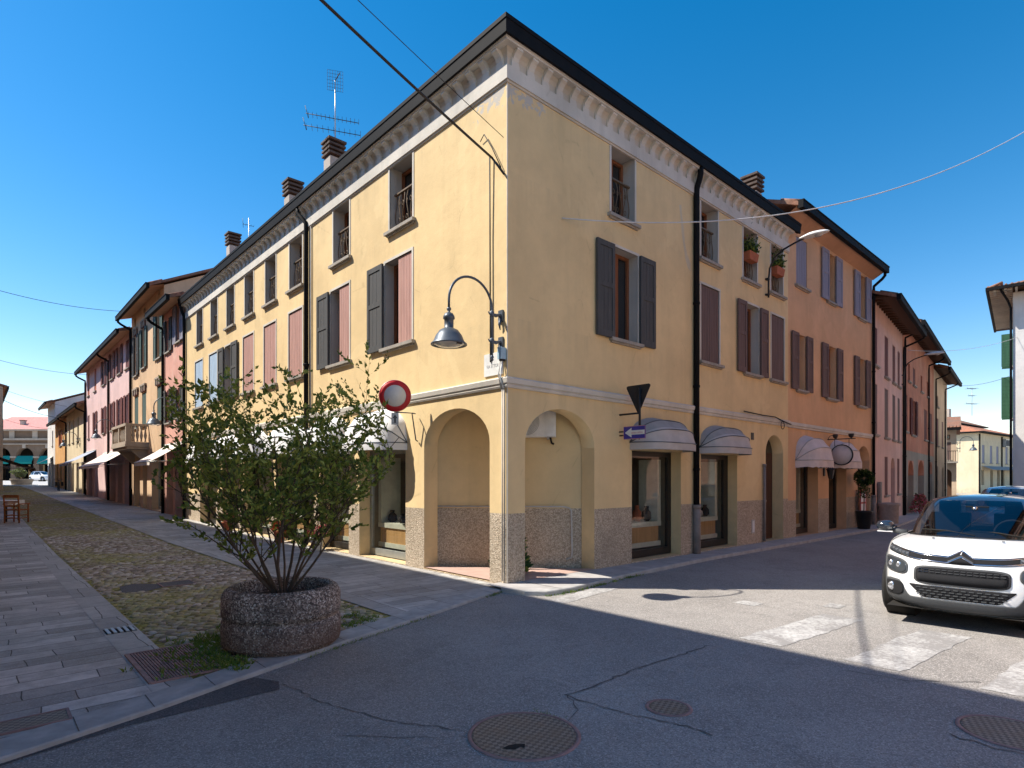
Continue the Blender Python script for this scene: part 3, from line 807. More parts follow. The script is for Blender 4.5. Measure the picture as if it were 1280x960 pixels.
ge_ = G('lit_spot_lamp'); em_ = ge_.n('Emission'); em_.inputs[0].default_value = (1, .92, .8, 1); em_.inputs[1].default_value = 14; ge_.l(em_.outputs[0], ge_.out.inputs[0]); M['spot'] = ge_.m
for t_, z_ in ((3.45, 1.62), (3.12, 1.60), (3.5, 1.22), (3.12, 1.16)):
    mb = MB(frL); mb.lathe([(.001, -.022), (.02, -.01), (.022, .0), (.02, .01), (.001, .022)], (t_, -.85, z_), 'spot', 10, capends=False); mb.lathe([(.03, .0), (.03, .08)], (t_, -.85, z_ + .012), 'iron', 10); mb.build('spot_lamp', corner)
mb = MB(frR)
pr = [(4.88, 7.42), (4.96, 7.45), (5.0, 7.2), (5.07, 6.95), (5.1, 6.7), (5.2, 6.45), (5.33, 6.3), (5.34, 6.12), (5.22, 6.18), (5.12, 6.35), (5.05, 6.6), (4.98, 6.85), (4.95, 7.1)]
mb.poly([(a, .002, z) for a, z in pr], 'repair'); mb.build('plaster_repair', corner)
glazed_shop(corner, frR, 5.76, 7.44, .06, 2.2, .27, counter=True, fw=.2)
mb = MB(frR)                              # arched street door with its boards
mb.box(8.97, 10.03, -.34, -.295, .02, 2.34, 'darkbrownwood')
for k in range(2):
    for z0, z1 in ((.15, .75), (.85, 1.45), (1.55, 2.2)):
        mb.box(9.04 + k * .5, 9.46 + k * .5, -.296, -.275, z0, z1, 'darkbrownwood')
arcp = [(9.5 + .53 * cos(u), -.296, 2.31 + .48 * sin(u)) for u in [pi * i / 14 for i in range(15)]]
mb.poly(arcp, 'pane'); dr = mb.build('door', corner)
mb = MB(frR); mb.tube([(9.47, -.27, 1.05), (9.47, -.22, 1.05)], .012, 'chrome', 8); mb.lathe([(.0, 0), (.03, .01), (.03, .03), (0, .04)], (9.47, -.24, 1.05), 'chrome', 10, 'y'); mb.build('door_knob', dr)
# stone door steps in the two shop openings
# corner conduits running down the edge
mb = MB(frL)
for x, r in ((.045, .008), (.085, .011)): mb.tube([(x, .028, 3.05), (x, .028, .05)], r, 'conduit', 6)
mb.tube([(.05, .05, 3.5), (.06, .09, 3.2), (.05, .04, 3.05)], .012, 'plastic_white', 6); mb.tube([(.11, .05, 3.5), (.09, .1, 3.25), (.10, .03, 3.02)], .012, 'conduit', 6)
mb.build('corner_conduit', corner)
mb = MB(); q = [(.31, 2.29 - .02, 1.13), (1.98, .44, 1.13)]
def dg(f, z, off=.025):                   # point on the portico's diagonal wall
    return (.28 + (2.15 - .28) * f - off * .74, 2.33 + (.28 - 2.33) * f - off * .675, z)
mb.tube([dg(.02, 1.13), dg(.86, 1.13), dg(.90, 1.11), dg(.915, 1.06), dg(.92, .3), dg(.915, .2), dg(.88, .16)], .016, 'conduit', 8)
mb.build('portico_conduit', corner)

# ------------------------------------------------------------------ ORANGE HOUSE next door
def sash_list(root, fr, wins, d=.22, detail=True):
    for (a, b, z0, z1, shut, sm, lw) in wins:
        if shut == 'closed': window(root, fr, a, b, z0, z1, d, shut='closed', shutmat=sm, surround=False, detail=detail)
        elif shut == 'none': window(root, fr, a, b, z0, z1, d, surround=False, detail=detail)
        else: window(root, fr, a, b, z0, z1, d, shut='open', inmat=sm, lw=lw, surround=False, detail=detail)
orange = empty('orange_house', (*locR(10.34, 0, 0)[:2], 0), ANG, 'orange rendered house with lilac and mauve shutters, joined to the yellow corner house', 'house')
S = 10.34
ow = [(10.88 - S, 11.64 - S, 7.08, 8.45, 'closed', 'lilacwood', 0), (13.2 - S, 13.78 - S, 7.1, 8.6, 'open', 'lilacwood', .52), (16.02 - S, 16.6 - S, 7.1, 8.6, 'open', 'lilacwood', .5),
      (10.94 - S, 11.48 - S, 4.15, 5.72, 'open', 'purplewood', .42), (13.15 - S, 13.9 - S, 4.12, 5.74, 'open', 'purplewood', .45), (15.95 - S, 16.62 - S, 4.12, 5.74, 'open', 'purplewood', .42)]
ops = [op(a, b, z0, z1, .22) for a, b, z0, z1, *_ in ow] + [op(10.87 - S, 12.47 - S, .02, 2.2, .33, lowrev=False), op(13.32 - S, 14.85 - S, .02, 2.2, .33, lowrev=False), op(15.92 - S, 17.16 - S, .02, 2.76, .35, arch=.5, lowrev=False)]
body(orange, frR, 7.08, 8.0, 8.72, ops, 'orange', 'wain', 1.04, slope=.4, side='trim')
roof(orange, frR, 7.08, 8.0, 8.92, .38, .4, v=.18, zs=8.70, v2=.1, sv0=.28)
sash_list(orange, frR, ow)
sb = MB(frR); sb.box(0.002, 7.06, -.01, .04, 3.05, 3.11, 'trim'); sb.box(0.002, 7.06, -.01, .065, 3.112, 3.20, 'trim'); sb.build('string_course', orange)
pipe(frR, 7.02, 8.85, .42, orange, foot=1.0)
glazed_shop(orange, frR, 10.87 - S, 12.47 - S, .03, 2.2, .33); glazed_shop(orange, frR, 13.32 - S, 14.85 - S, .03, 2.2, .33, counter=False, door=True)
mb = MB(frR); mb.box(15.92 - S, 17.16 - S, -.42, -.34, .02, 2.3, 'darkbrownwood'); mb.poly([(16.54 - S + .62 * cos(u), -.341, 2.26 + .5 * sin(u)) for u in [pi * i / 14 for i in range(15)]], 'pane'); mb.build('door', orange)

# ------------------------------------------------------------------ LEFT STREET, beyond the corner house
def left_house(name, label, t0, t1, H, wallmat, wins, grounds, ov=.57, slope=.4, soffit='soffit_pink', detail=True, pipes=(), zsoff=.18, depth=9.0, smallwins=(), shopd=.3, sideh=None):
    z0 = rise(t0)
    root = empty(name, locL(t0, 0, z0), ANG, label, 'house')
    L = t1 - t0; dz = -z0
    ww = [(a - t0, b - t0, u + dz, v + dz, s, m, l) for a, b, u, v, s, m, l in wins]
    gs = [(a - t0, b - t0, u, v) for a, b, u, v in grounds]
    sm = [(a - t0, b - t0, u + dz, v + dz) for a, b, u, v in smallwins]
    ops = [op(a, b, u, v, .2) for a, b, u, v, *_ in ww] + [op(a, b, u, v, shopd) for a, b, u, v in gs] + [op(a, b, u, v, .2) for a, b, u, v in sm]
    body(root, frL, L, depth, H + dz + zsoff, ops, wallmat, slope=slope)
    roof(root, frL, L, depth, H + dz, ov, slope, v=.12, zs=H + dz + zsoff, soffit=soffit)
    sash_list(root, frL, ww, .2, detail)
    for a, b, u, v in sm: window(root, frL, a, b, u, v, .2, surround=False, sill=False, mull=False, detail=False)
    for a, b, u, v in gs: glazed_shop(root, frL, a, b, u, v, shopd, counter=False, door=True, frame='silverframe', fw=.07)
    for s in pipes: pipe(frL, s - t0, H + dz - .05, ov + .04, root, r=.06)
    return root
G_ = 'greenwood'
left_house('red_house', 'narrow weathered red house beside the far end of the yellow house', 18.72, 22.2, 8.55, 'red',
    [(19.35, 19.95, 7.15, 9.0 - .35, 'open', 'lilacwood', .5), (21.1, 21.7, 7.0, 8.35, 'open', 'greywood', .4), (19.3, 19.9, 4.1, 5.3, 'open', 'greywood', .45), (21.1, 21.7, 4.0, 5.4, 'open', 'greywood', .42)],
    [(19.2, 20.3, 0, 2.3), (20.7, 21.8, 0, 2.3)], pipes=(22.12,))
peach = left_house('peach_house', 'tall peach coloured house with a stone balcony and grey green shutters', 22.2, 29.3, 9.85, 'peach',
    [(22.75, 23.5, 7.0, 9.0, 'open', G_, .45), (25.9, 26.6, 7.0, 8.9, 'open', 'greenwood', .4), (27.8, 28.4, 6.85, 8.85, 'open', 'greywood', .42),
     (22.75, 23.5, 4.2, 5.75, 'closed', G_, 0), (25.8, 26.7, 4.2, 5.8, 'closed', G_, 0), (27.6, 28.5, 4.2, 5.8, 'closed', G_, 0)],
    [(22.7, 24.6, .05, 2.7), (25.6, 26.5, .05, 2.7), (27.2, 28.8, .05, 2.7)], slope=.5, pipes=(29.2,), smallwins=[(25.95, 26.35, 9.45, 9.9), (28.2, 28.6, 9.4, 9.85), (23.0, 23.4, 9.45, 9.9)])
# carved lintels over the peach windows and its balcony
z = -rise(22.2)
for a, b, zt in ((22.75, 23.5, 9.0), (25.9, 26.6, 8.9), (27.8, 28.4, 8.85), (22.75, 23.5, 5.75), (25.8, 26.7, 5.8), (27.6, 28.5, 5.8)):
    mb = MB(frL); a -= 22.2; b -= 22.2; zt += z
    mb.box(a - .12, b + .12, -.01, .10, zt + .32, zt + .4, 'stonearcade'); mb.box(a - .06, b + .06, -.01, .05, zt + .04, zt + .32, 'maroonwood')
    for x in (a - .05, (a + b) / 2 - .05, b - .06): mb.box(x, x + .11, .05, .09, zt + .06, zt + .31, 'stonearcade')
    mb.build('carved_lintel', peach)
mb = MB(frL); a, b = 25.2 - 22.2, 29.0 - 22.2; zb = 3.35 + z
mb.box(a, b, -.01, .95, zb - .22, zb - .1, 'stonearcade'); mb.box(a + .06, b - .06, -.01, .88, zb - .34, zb - .22, 'stonearcade'); mb.box(a + .02, b - .02, .70, .93, zb - .1, zb + .02, 'stonearcade')
mb.box(a + .02, b - .02, .70, .93, zb + .74, zb + .86, 'stonearcade')
for x in (a + .03, (a + b) / 2 - .1, b - .23): mb.box(x, x + .2, .72, .91, zb + .02, zb + .74, 'stonearcade')
for side in (a + .06, b - .2): mb.box(side, side + .14, 0.0, .72, zb + .74, zb + .85, 'stonearcade'); mb.box(side, side + .14, 0, .72, zb - .1, zb, 'stonearcade')
for k in range(18):
    x = a + .36 + k * (b - a - .7) / 17
    if abs(x - (a + b) / 2) > .16: mb.lathe([(.05, 0), (.03, .08), (.075, .28), (.035, .52), (.035, .62), (.055, .72)], (x, .815, zb + .02), 'stonearcade', 8)
for s in (a + .13, b - .13):
    for k in range(4): mb.lathe([(.05, 0), (.03, .08), (.07, .28), (.035, .52), (.055, .72)], (s, .12 + k * .16, zb + .02), 'stonearcade', 8)
for x in (a + .3, b - .55): mb.poly([(x, 0, zb - .35), (x, .7, zb - .35), (x, .1, zb - .95), (x, 0, zb - 1.0)], 'stonearcade'); mb.poly([(x + .22, 0, zb - .35), (x + .22, .7, zb - .35), (x + .22, .1, zb - .95), (x + .22, 0, zb - 1.0)], 'stonearcade'); mb.poly([(x, .7, zb - .35), (x + .22, .7, zb - .35), (x + .22, .1, zb - .95), (x, .1, zb - .95)], 'stonearcade')
mb.build('balcony', peach)
mw = 'maroonwood'; pw = []
for t, sh, m in ((30.0, 'closed', mw), (32.2, 'open', mw), (34.6, 'open', mw), (37.6, 'open', mw), (41.2, 'closed', 'rustwood'), (44.3, 'closed', 'rustwood')):
    pw.append((t, t + .9, 7.55, 9.1, sh, m, .5))
for t, sh in ((30.0, 'open'), (32.2, 'open'), (34.6, 'open'), (37.6, 'open'), (41.2, 'open'), (44.3, 'closed')):
    pw.append((t, t + .8, 4.5, 6.15, sh, mw, .5))
left_house('pink_house', 'long pale pink house with maroon and rust shutters', 29.3, 46.0, 9.22, 'pink', pw,
    [(30.0, 31.2, 0, 2.4), (31.8, 33.2, 0, 2.4), (34.0, 35.6, 0, 2.4), (36.4, 37.4, 0, 2.4), (40.5, 41.8, 0, 2.6), (43.0, 44.6, 0, 2.6)], detail=False, pipes=(36.0, 45.9), slope=.35)
left_house('cream_house', 'low cream house with tall pale windows behind the blue awning', 46.0, 58.2, 7.0, 'cream',
    [(50.0, 50.9, 4.6, 6.5, 'none', mw, 0), (53.0, 53.9, 4.6, 6.5, 'none', mw, 0), (55.6, 56.5, 4.6, 6.5, 'none', mw, 0)],
    [(47, 48.2, 0, 2.4), (50, 51.5, 0, 2.4), (53, 54.2, 0, 2.4), (56, 57, 0, 2.4)], detail=False, slope=.4, pipes=(46.3, 58.0))
left_house('ochre_house', 'low ochre house with rust brown shutters at the far end of the left street', 58.2, 68.0, 6.9, 'ochre',
    [(62.2, 63.6, 4.7, 6.2, 'open', 'rustwood', .7)], [(59, 60.2, 0, 2.4), (62, 63.5, 0, 2.4), (65, 66.5, 0, 2.4)], detail=False, slope=.4)
wh = left_house('white_end_house', 'narrow white house at the end of the left street beside the arcade', 68.0, 76.0, 9.2, 'white',
    [(70, 71, 5, 6.6, 'none', mw, 0)], [(69.5, 71, 0, 2.5), (73, 74.5, 0, 2.5)], detail=False, slope=.4, ov=.7)
chimney(bpy.data.objects['roof.006'] if 'roof.006' in bpy.data.objects else wh, frL, -21.0, -2.2, 9.0, 10.9, .7, 3) if False else None

# houses on the camera's side of the left street: outside the frame or a sliver of it, but they shade the street
def opp_house(name, label, t0, t1, n, H, wallmat, depth=8.0):
    fr = lambda s, o, z: (o, s, z)
    root = empty(name, W(t0, n, 0), ANG, label, 'house')
    L = t1 - t0
    wn = []; gd = []
    k = max(2, int(L / 3.2))
    for i in range(k):
        a = (i + .5) * L / k - .45
        for z in (4.3, 7.0): wn.append((a, a + .9, z, z + 1.6, 'open', 'maroonwood' if i % 2 else 'greywood', .45))
        gd.append((a - .2, a + 1.1, 0.0, 2.4))
    z0 = rise((t0 + t1) / 2) if t0 > 10 else 0
    wn = [(a, b, u + z0, v + z0, s, m, l) for a, b, u, v, s, m, l in wn if v + z0 < H - .6]
    ops = [op(a, b, u, v, .2) for a, b, u, v, *_ in wn] + [op(a, b, u + z0, v + z0, .3) for a, b, u, v in gd]
    body(root, fr, L, depth, H + .05, ops, wallmat, slope=.3)
    roof(root, fr, L, depth, H, .27, .3, v=.1, zs=H + .02)
    sash_list(root, fr, wn, .2, False)
    for a, b, u, v in gd: glazed_shop(root, fr, a, b, u + z0, v + z0, .3, counter=False, door=True)
    return root
opp_house('ochre_townhouse', 'ochre town house on the camera side of the left street', -4.0, 23.5, -6.7, 9.98, 'peach')
opp_house('terracotta_townhouse', 'house at the left edge of the photo whose eave tip shows high up', 24.0, 57.0, -5.75, 9.6, 'orange')
opp_house('grey_townhouse', 'brown house at the left edge of the photo beyond the cafe awning', 58.5, 80.0, -4.25, 9.3, 'beige')

# ------------------------------------------------------------------ RIGHT STREET, beyond the orange house
PR = locR(17.42, 0, 0)
d2 = _n(640, 736); ANG2 = atan2(d2[1], d2[0])
def P2(s, o, z=0): return (PR[0] + d2[0] * s + d2[1] * o, PR[1] + d2[1] * s - d2[0] * o, z)
def right_house(name, label, s0, s1, H, up, wins, ops2, low=None, zs=None, ov=.6, slope=.4, pipes=(), doors=(), zsoff=.2):
    root = empty(name, P2(s0, 0), ANG2, label, 'house')
    ww = [(a - s0, b - s0, u, v, s, m, l) for a, b, u, v, s, m, l in wins]
    oo = [dict(q, a=q['a'] - s0, b=q['b'] - s0) for q in ops2]
    body(root, frR, s1 - s0, 8, H + zsoff, [op(a, b, u, v, .2) for a, b, u, v, *_ in ww] + oo, up, low, zs, slope=slope)
    roof(root, frR, s1 - s0, 8, H, ov, slope, v=.15, soffit='darkbrownwood', zs=H + zsoff, beams=True)
    sash_list(root, frR, ww, .2, True)
    for q in oo:
        mb = MB(frR); mb.box(q['a'], q['b'], -q['d'] - .06, -q['d'], q['z0'], q['z1'], 'darkbrownwood' if q.get('dm') is None else q['dm']); mb.build('door', root)
    for s in pipes: pipe(frR, s - s0, H - .05, ov + .04, root, r=.042)
    return root
mw2 = 'maroonwood'
right_house('rose_house', 'rose pink house with maroon shutters beyond the orange house', 0.02, 6.9, 7.9, 'rose',
    [(.35, 1.0, 5.75, 7.15, 'closed', mw2, 0), (2.5, 3.3, 5.6, 7.2, 'closed', mw2, 0), (4.3, 5.0, 5.6, 7.15, 'closed', mw2, 0), (5.6, 6.2, 5.6, 7.1, 'closed', mw2, 0),
     (.35, 1.0, 3.25, 5.1, 'closed', 'purplewood', 0), (2.5, 3.3, 3.25, 5.15, 'closed', 'purplewood', 0), (4.3, 5.0, 3.25, 5.1, 'closed', 'purplewood', 0), (5.6, 6.2, 3.25, 5.1, 'closed', 'purplewood', 0),
     (2.5, 3.2, 1.0, 2.5, 'closed', mw2, 0), (5.5, 6.1, 1.0, 2.5, 'closed', mw2, 0)],
    [op(3.9, 4.9, 0, 2.5, .25, arch=.45, dm='maroonwood')], ov=.75, pipes=(6.8,))
right_house('brick_red_house', 'brick red house with grey arched ground floor on the right street', 6.92, 18.9, 8.4, 'brickred',
    [(7.5, 8.4, 3.8, 5.5, 'closed', mw2, 0), (9.6, 10.9, 3.75, 5.45, 'open', mw2, .5), (14.4, 15.6, 3.75, 5.4, 'closed', mw2, 0), (16.9, 18.0, 3.75, 5.4, 'closed', mw2, 0),
     (8.6, 9.2, 6.2, 7.05, 'none', mw2, 0), (10.2, 11.0, 6.2, 7.05, 'closed', mw2, 0), (13.0, 13.7, 6.2, 7.05, 'none', mw2, 0), (15.6, 16.4, 6.2, 7.05, 'none', mw2, 0)],
    [op(8.6, 10.4, 0, 2.5, .3, arch=.7, dm='greyplaster'), op(12.0, 14.4, 0, 2.6, .3, arch=.8, dm='greyplaster'), op(16.4, 18.2, 0, 2.6, .3, arch=.7, dm='greyplaster')], low='greyplaster', zs=2.95, ov=.7, pipes=(7.2, 15.9))
right_house('beige_house', 'beige house with sloping eave, farthest of the terrace on the right street', 18.92, 27.0, 8.1, 'beige',
    [(20.6, 21.5, 3.7, 5.4, 'closed', mw2, 0), (23.5, 24.3, 3.7, 5.4, 'closed', mw2, 0), (20.6, 21.3, 6.1, 6.8, 'none', mw2, 0)],
    [op(20, 21.2, 0, 2.4, .3, dm='darkbrownwood'), op(23.5, 24.7, 0, 2.4, .3, arch=.5, dm='darkbrownwood')], ov=.7, pipes=(19.4, 24.9))
# small balcony house seen past the terrace
bh_dir = _n(736, -548); bA = atan2(bh_dir[1], bh_dir[0])
bal = empty('balcony_house', (31.3, 48.6, 0), bA, 'small beige house with an iron balcony closing the end of the terrace', 'house')
body(bal, frR, 4.3, 7, 5.6, [op(3.3, 3.95, 3.1, 4.5, .2), op(3.4, 3.9, 4.7, 5.1, .2), op(3.2, 4.0, 0, 2.4, .25, arch=.4)], 'beige', slope=.3)
roof(bal, frR, 4.3, 7, 5.5, .4, .3, v=.3)
window(bal, frR, 3.3, 3.95, 3.1, 4.5, .2, shut='closed', shutmat='purplewood', surround=False, detail=False); window(bal, frR, 3.4, 3.9, 4.7, 5.1, .2, surround=False, sill=False, detail=False)
mb = MB(frR); mb.box(3.2, 4.0, -.3, -.26, 0, 2.4, 'darkbrownwood'); mb.build('door', bal)
mb = MB(frR); mb.box(2.6, 4.4, 0, .7, 2.85, 2.97, 'sill'); mb.box(2.6, 4.4, .66, .7, 3.75, 3.8, 'iron')
for k in range(13): mb.box(2.6 + k * .147, 2.63 + k * .147, .66, .69, 2.97, 3.75, 'iron')
mb.build('balcony', bal)
# cream villa far down the right street
VA = atan2(.6, .8)
villa = empty('cream_villa', (51.5, 65.0, 0), VA, 'cream villa with red hipped roof at the far end of the right street', 'house')
mb = MB(frR)
vops = []
for x in (1.2, 4.0, 6.4, 10.0, 12.6): vops.append(op(x, x + .9, 3.4, 5.4, .2))
for x in (1.0, 4.2, 6.8, 8.6, 12.6): vops.append(op(x, x + 1.0, .9 if x < 2 else 0, 2.6, .25))
wall(mb, 0, 15, -.3, 6.7, vops, 'cream', rev='cream')
mb.fr = frL; wall(mb, 0, 9, -.3, 6.7, [], 'cream')
mb.fr = lambda a, b, c: (a, b, c)
mb.poly([(15, 0, 0), (15, 9, 0), (15, 9, 6.7), (15, 0, 6.7)], 'cream'); mb.poly([(0, 9, 0), (15, 9, 0), (15, 9, 6.7), (0, 9, 6.7)], 'cream')
mb.box(4.5, 14, 3.5, 9.5, 6.7, 8.1, 'greyplaster'); mb.build('wall', villa)
mb = MB(); 
def hip(mb, x0, x1, y0, y1, z, h, m):
    r = (y1 - y0) / 2; a = (x0 + r * .9, (y0 + y1) / 2, z + h); b = (x1 - r * .9, (y0 + y1) / 2, z + h)
    c = [(x0, y0, z), (x1, y0, z), (x1, y1, z), (x0, y1, z)]
    mb.poly([c[0], c[1], b, a], m); mb.poly([c[1], c[2], b], m); mb.poly([c[2], c[3], a, b], m); mb.poly([c[3], c[0], a], m)
    mb.box(x0, x1, y0, y1, z - .12, z - .002, 'gutter')
hip(mb, -.6, 15.6, -.6, 9.6, 6.85, 1.7, 'tilesred'); vr = mb.build('roof', villa)
mb = MB(); hip(mb, 3.8, 14.7, 2.8, 10.2, 8.25, 1.5, 'tiles'); mb.build('upper_roof', vr)
mb = MB(); mb.box(7.0, 7.7, 4.8, 5.5, 8.9, 10.3, 'chimney'); mb.build('chimney', vr)
for x in (1.2, 4.0, 6.4, 10.0, 12.6): window(villa, frR, x, x + .9, 3.4, 5.4, .2, shut='closed', shutmat='lilacwood', surround=False, detail=False)
for x in (1.0, 4.2, 6.8, 8.6, 12.6): window(villa, frR, x, x + 1.0, .9 if x < 2 else 0, 2.6, .25, frame='darkbrownwood', surround=False, sill=False, detail=False)
mb = MB(frR); mb.grid([[(x, .05, 3.05) for x in (1, 15)], [(x, 1.1, 2.6) for x in (1, 15)]], 'greycloth'); mb.build('canopy', villa)
mb = MB(frR); mb.tube([(8.3, .08, 6.6), (8.3, .08, 0)], .07, 'gutter', 6); mb.tube([(.05, .1, 6.6), (.05, .1, 0)], .07, 'gutter', 6); mb.build('downpipe', villa)
mb = MB(frR); mb.box(8.6, 9.9, .02, .4, 5.4, 6.3, 'signgrey'); mb.box(8.7, 9.8, .4, .44, 5.5, 6.2, 'greywood'); mb.build('air_conditioner', villa)
# white house at the right edge
KA = atan2(-.656, .7546)
wr = empty('white_house', (27.22, 32.0, 0), KA, 'tall white house with green shutters and slatted eave at the right edge', 'house')
mb = MB(frR); wall(mb, 0, 9, -.3, 11.75, [op(1.6, 2.5, 8.0, 9.6, .2), op(1.6, 2.5, 4.8, 6.6, .2)], 'white')
mb.fr = frL; wall(mb, 0, 10, -.3, 11.75, [op(.9, 1.8, 7.9, 9.7, .2), op(.9, 1.8, 5.0, 7.3, .2)], 'white')
mb.fr = lambda a, b, c: (a, b, c)
mb.poly([(9, 0, 0), (9, 10, 0), (9, 10, 11.75), (9, 0, 11.75)], 'white'); mb.poly([(0, 10, 0), (9, 10, 0), (9, 10, 11.75), (0, 10, 11.75)], 'white'); mb.build('wall', wr)
for z0, z1 in ((7.9, 9.7), (5.0, 7.3)):
    w = window(wr, frL, .9, 1.8, z0, z1, .2, surround=False)
    for y in (.88, 1.83):
        mb = MB(); mb.box(-.50, -.02, y - .02, y + .02, z0, z1, 'brightgreen')
        for k in range(10): mb.box(-.46, -.06, y - .026, y + .026, z0 + .1 + k * (z1 - z0 - .2) / 10, z0 + .13 + k * (z1 - z0 - .2) / 10, 'brightgreen')
        mb.build('shutter', w)
for z0, z1 in ((8.0, 9.6), (4.8, 6.6)): window(wr, frR, 1.6, 2.5, z0, z1, .2, shut='closed', shutmat='brightgreen', surround=False)
mb = MB(); e = 1.0; zr = 11.9
mb.poly([(-e, -e, zr), (9 + e, -e, zr), (6, 5, zr + 2.0), (3, 5, zr + 2.0)], 'tiles'); mb.poly([(-e, -e, zr), (3, 5, zr + 2), (3, 5.2, zr + 2), (-e, 10 + e, zr)], 'tiles')
mb.poly([(9 + e, -e, zr), (9 + e, 11, zr), (6, 5, zr + 2)], 'tiles'); mb.poly([(-e, 11, zr), (9 + e, 11, zr), (6, 5, zr + 2), (3, 5, zr + 2)], 'tiles')
mb.poly([(-e, -e, zr - .04), (9 + e, -e, zr - .04), (9 + e, 11, zr - .04), (-e, 11, zr - .04)], 'darkbrownwood')
for k in range(44): mb.tube([(-e - .03 + k * .25, -e - .05, zr + .04), (-e - .03 + k * .25, -e + .6, zr + .25)], .07, 'tiles', 6)
for k in range(48): mb.tube([(-e - .05, -e + k * .25, zr + .04), (-e + .6, -e + k * .25, zr + .25)], .07, 'tiles', 6)
r_ = mb.build('roof', wr)
mb = MB()
for k in range(24): mb.box(-e + .03, -.01, -.8 + k * .45, -.7 + k * .45, zr - .16, zr - .045, 'cove')
for k in range(20): mb.box(-.8 + k * .45, -.7 + k * .45, -e + .03, -.01, zr - .16, zr - .045, 'cove')
mb.box(-e - .12, -e, -e - .12, 11, zr - .1, zr + .06, 'gutter'); mb.box(-e, 10, -e - .12, -e, zr - .1, zr + .06, 'gutter')
mb.build('rafter', r_)
mb = MB(); mb.tube([(-.5, -e, zr - .1), (-.2, -.15, zr - .6), (-.08, -.08, zr - 1.0), (-.08, -.08, 0)], .06, 'gutter', 8); mb.build('downpipe', wr)
# red house across the right street: outside the frame, but the shop windows mirror it
rh = empty('red_townhouse', W(-7.2, 27.0, 0), ANG + pi, 'red house with white columns facing the corner house', 'house')
wn = [];gd = []
for i in range(7):
    a = 1.2 + i * 3.6
    wn += [(a, a + 1.0, 4.2, 5.9, 'open', 'greenwood', .5), (a, a + 1.0, 6.8, 8.2, 'open', 'greenwood', .5)]; gd.append((a - .3, a + 1.3, 0, 2.5))
body(rh, frR, 25.5, 8, 9.2, [op(a, b, u, v, .2) for a, b, u, v, *_ in wn] + [op(a, b, u, v, .3) for a, b, u, v in gd], 'palered', slope=.3)
roof(rh, frR, 25.5, 8, 9.1, .5, .3)
sash_list(rh, frR, wn, .2, False)
for a, b, u, v in gd: glazed_shop(rh, frR, a, b, u, v, .3, counter=False, door=True)
for i in range(8):
    mb = MB(frR); x = .55 + i * 3.6 - 1.0 + .2
    if x > .2: mb.lathe([(.24, 0), (.24, .12), (.19, .16), (.17, 2.7), (.22, 2.75), (.25, 2.95)], (x, .12, 0), 'trim', 16); mb.build('column', rh)

# arcade closing the left street
zA = 1.2
arc = empty('brick_arcade', (-104.0, 116.0, zA), 0.0, 'brown arcaded market hall with teal awnings and pink roof closing the left street', 'building')
fa = lambda s, o, z: (s, -o, z)
mb = MB(fa); aops = []
for k in range(6):
    a = -3.35 + k * 4.55 + .5
    if a > 0: aops.append(op(a, a + 3.5, 0, 6.5, 1.0, arch=1.75, rm='brickarcade'))
wall(mb, 0, 24, -.5, 7.9, aops, 'brickarcade')
for x in (0, 24): mb.poly([(x, 0, -.5), (x, -14, -.5), (x, -14, 10), (x, 0, 10)], 'brickarcade')
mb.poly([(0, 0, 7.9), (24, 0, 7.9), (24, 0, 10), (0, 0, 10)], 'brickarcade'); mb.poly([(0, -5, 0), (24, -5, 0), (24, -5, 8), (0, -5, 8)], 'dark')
mb.poly([(0, 0, 7.85), (24, 0, 7.85), (24, -5, 7.85), (0, -5, 7.85)], 'brickarcade')
mb.build('wall', arc)
mb = MB(fa); mb.box(-.3, 24.3, 0, .45, 7.95, 8.35, 'stonearcade'); mb.box(-.3, 24.3, 0, .3, 7.1, 7.3, 'stonearcade'); mb.box(-.3, 24.3, 0, .6, 9.8, 10.1, 'stonearcade')
for q in aops:
    c = (q['a'] + q['b']) / 2; mb.box(c - .3, c + .3, .0, .25, 6.4, 7.1, 'stonearcade'); mb.box(q['b'] - .05, q['b'] + 1.1, -.3, .12, 4.5, 4.8, 'stonearcade'); mb.box(c - 2.9, c - 1.9, 0, .2, 8.36, 9.79, 'stonearcade')
mb.build('cornice', arc)
mb = MB(fa)
mb.poly([(-.5, .7, 10.1), (24.5, .7, 10.1), (24.5, -7, 13.3), (-.5, -7, 13.3)], 'pinkroof'); mb.poly([(-.5, -14.7, 10.1), (24.5, -14.7, 10.1), (24.5, -7, 13.3), (-.5, -7, 13.3)], 'pinkroof')
ar = mb.build('roof', arc)
for x in (5.5, 13.0, 17.5): mb = MB(fa); mb.box(x, x + .7, -2.6, -1.9, 10.8, 12.0, 'chimney'); mb.box(x - .1, x + .8, -2.7, -1.8, 12.0, 12.15, 'conc_cap'); mb.build('chimney', ar)
for q in aops:
    mb = MB(fa); mb.poly([(q['a'], -.2, 4.9), (q['b'], -.2, 4.9), (q['b'], .5, 3.7), (q['a'], .5, 3.7)], 'teal'); mb.poly([(q['a'], .5, 3.7), (q['b'], .5, 3.7), (q['b'], .5, 3.3), (q['a'], .5, 3.3)], 'teal'); mb.build('awning_cloth', arc)
    mb = MB(fa); mb.box(q['a'] + .1, q['b'] - .1, -3.0, -2.9, .2, 3.2, 'pane'); mb.build('shop_window', arc)

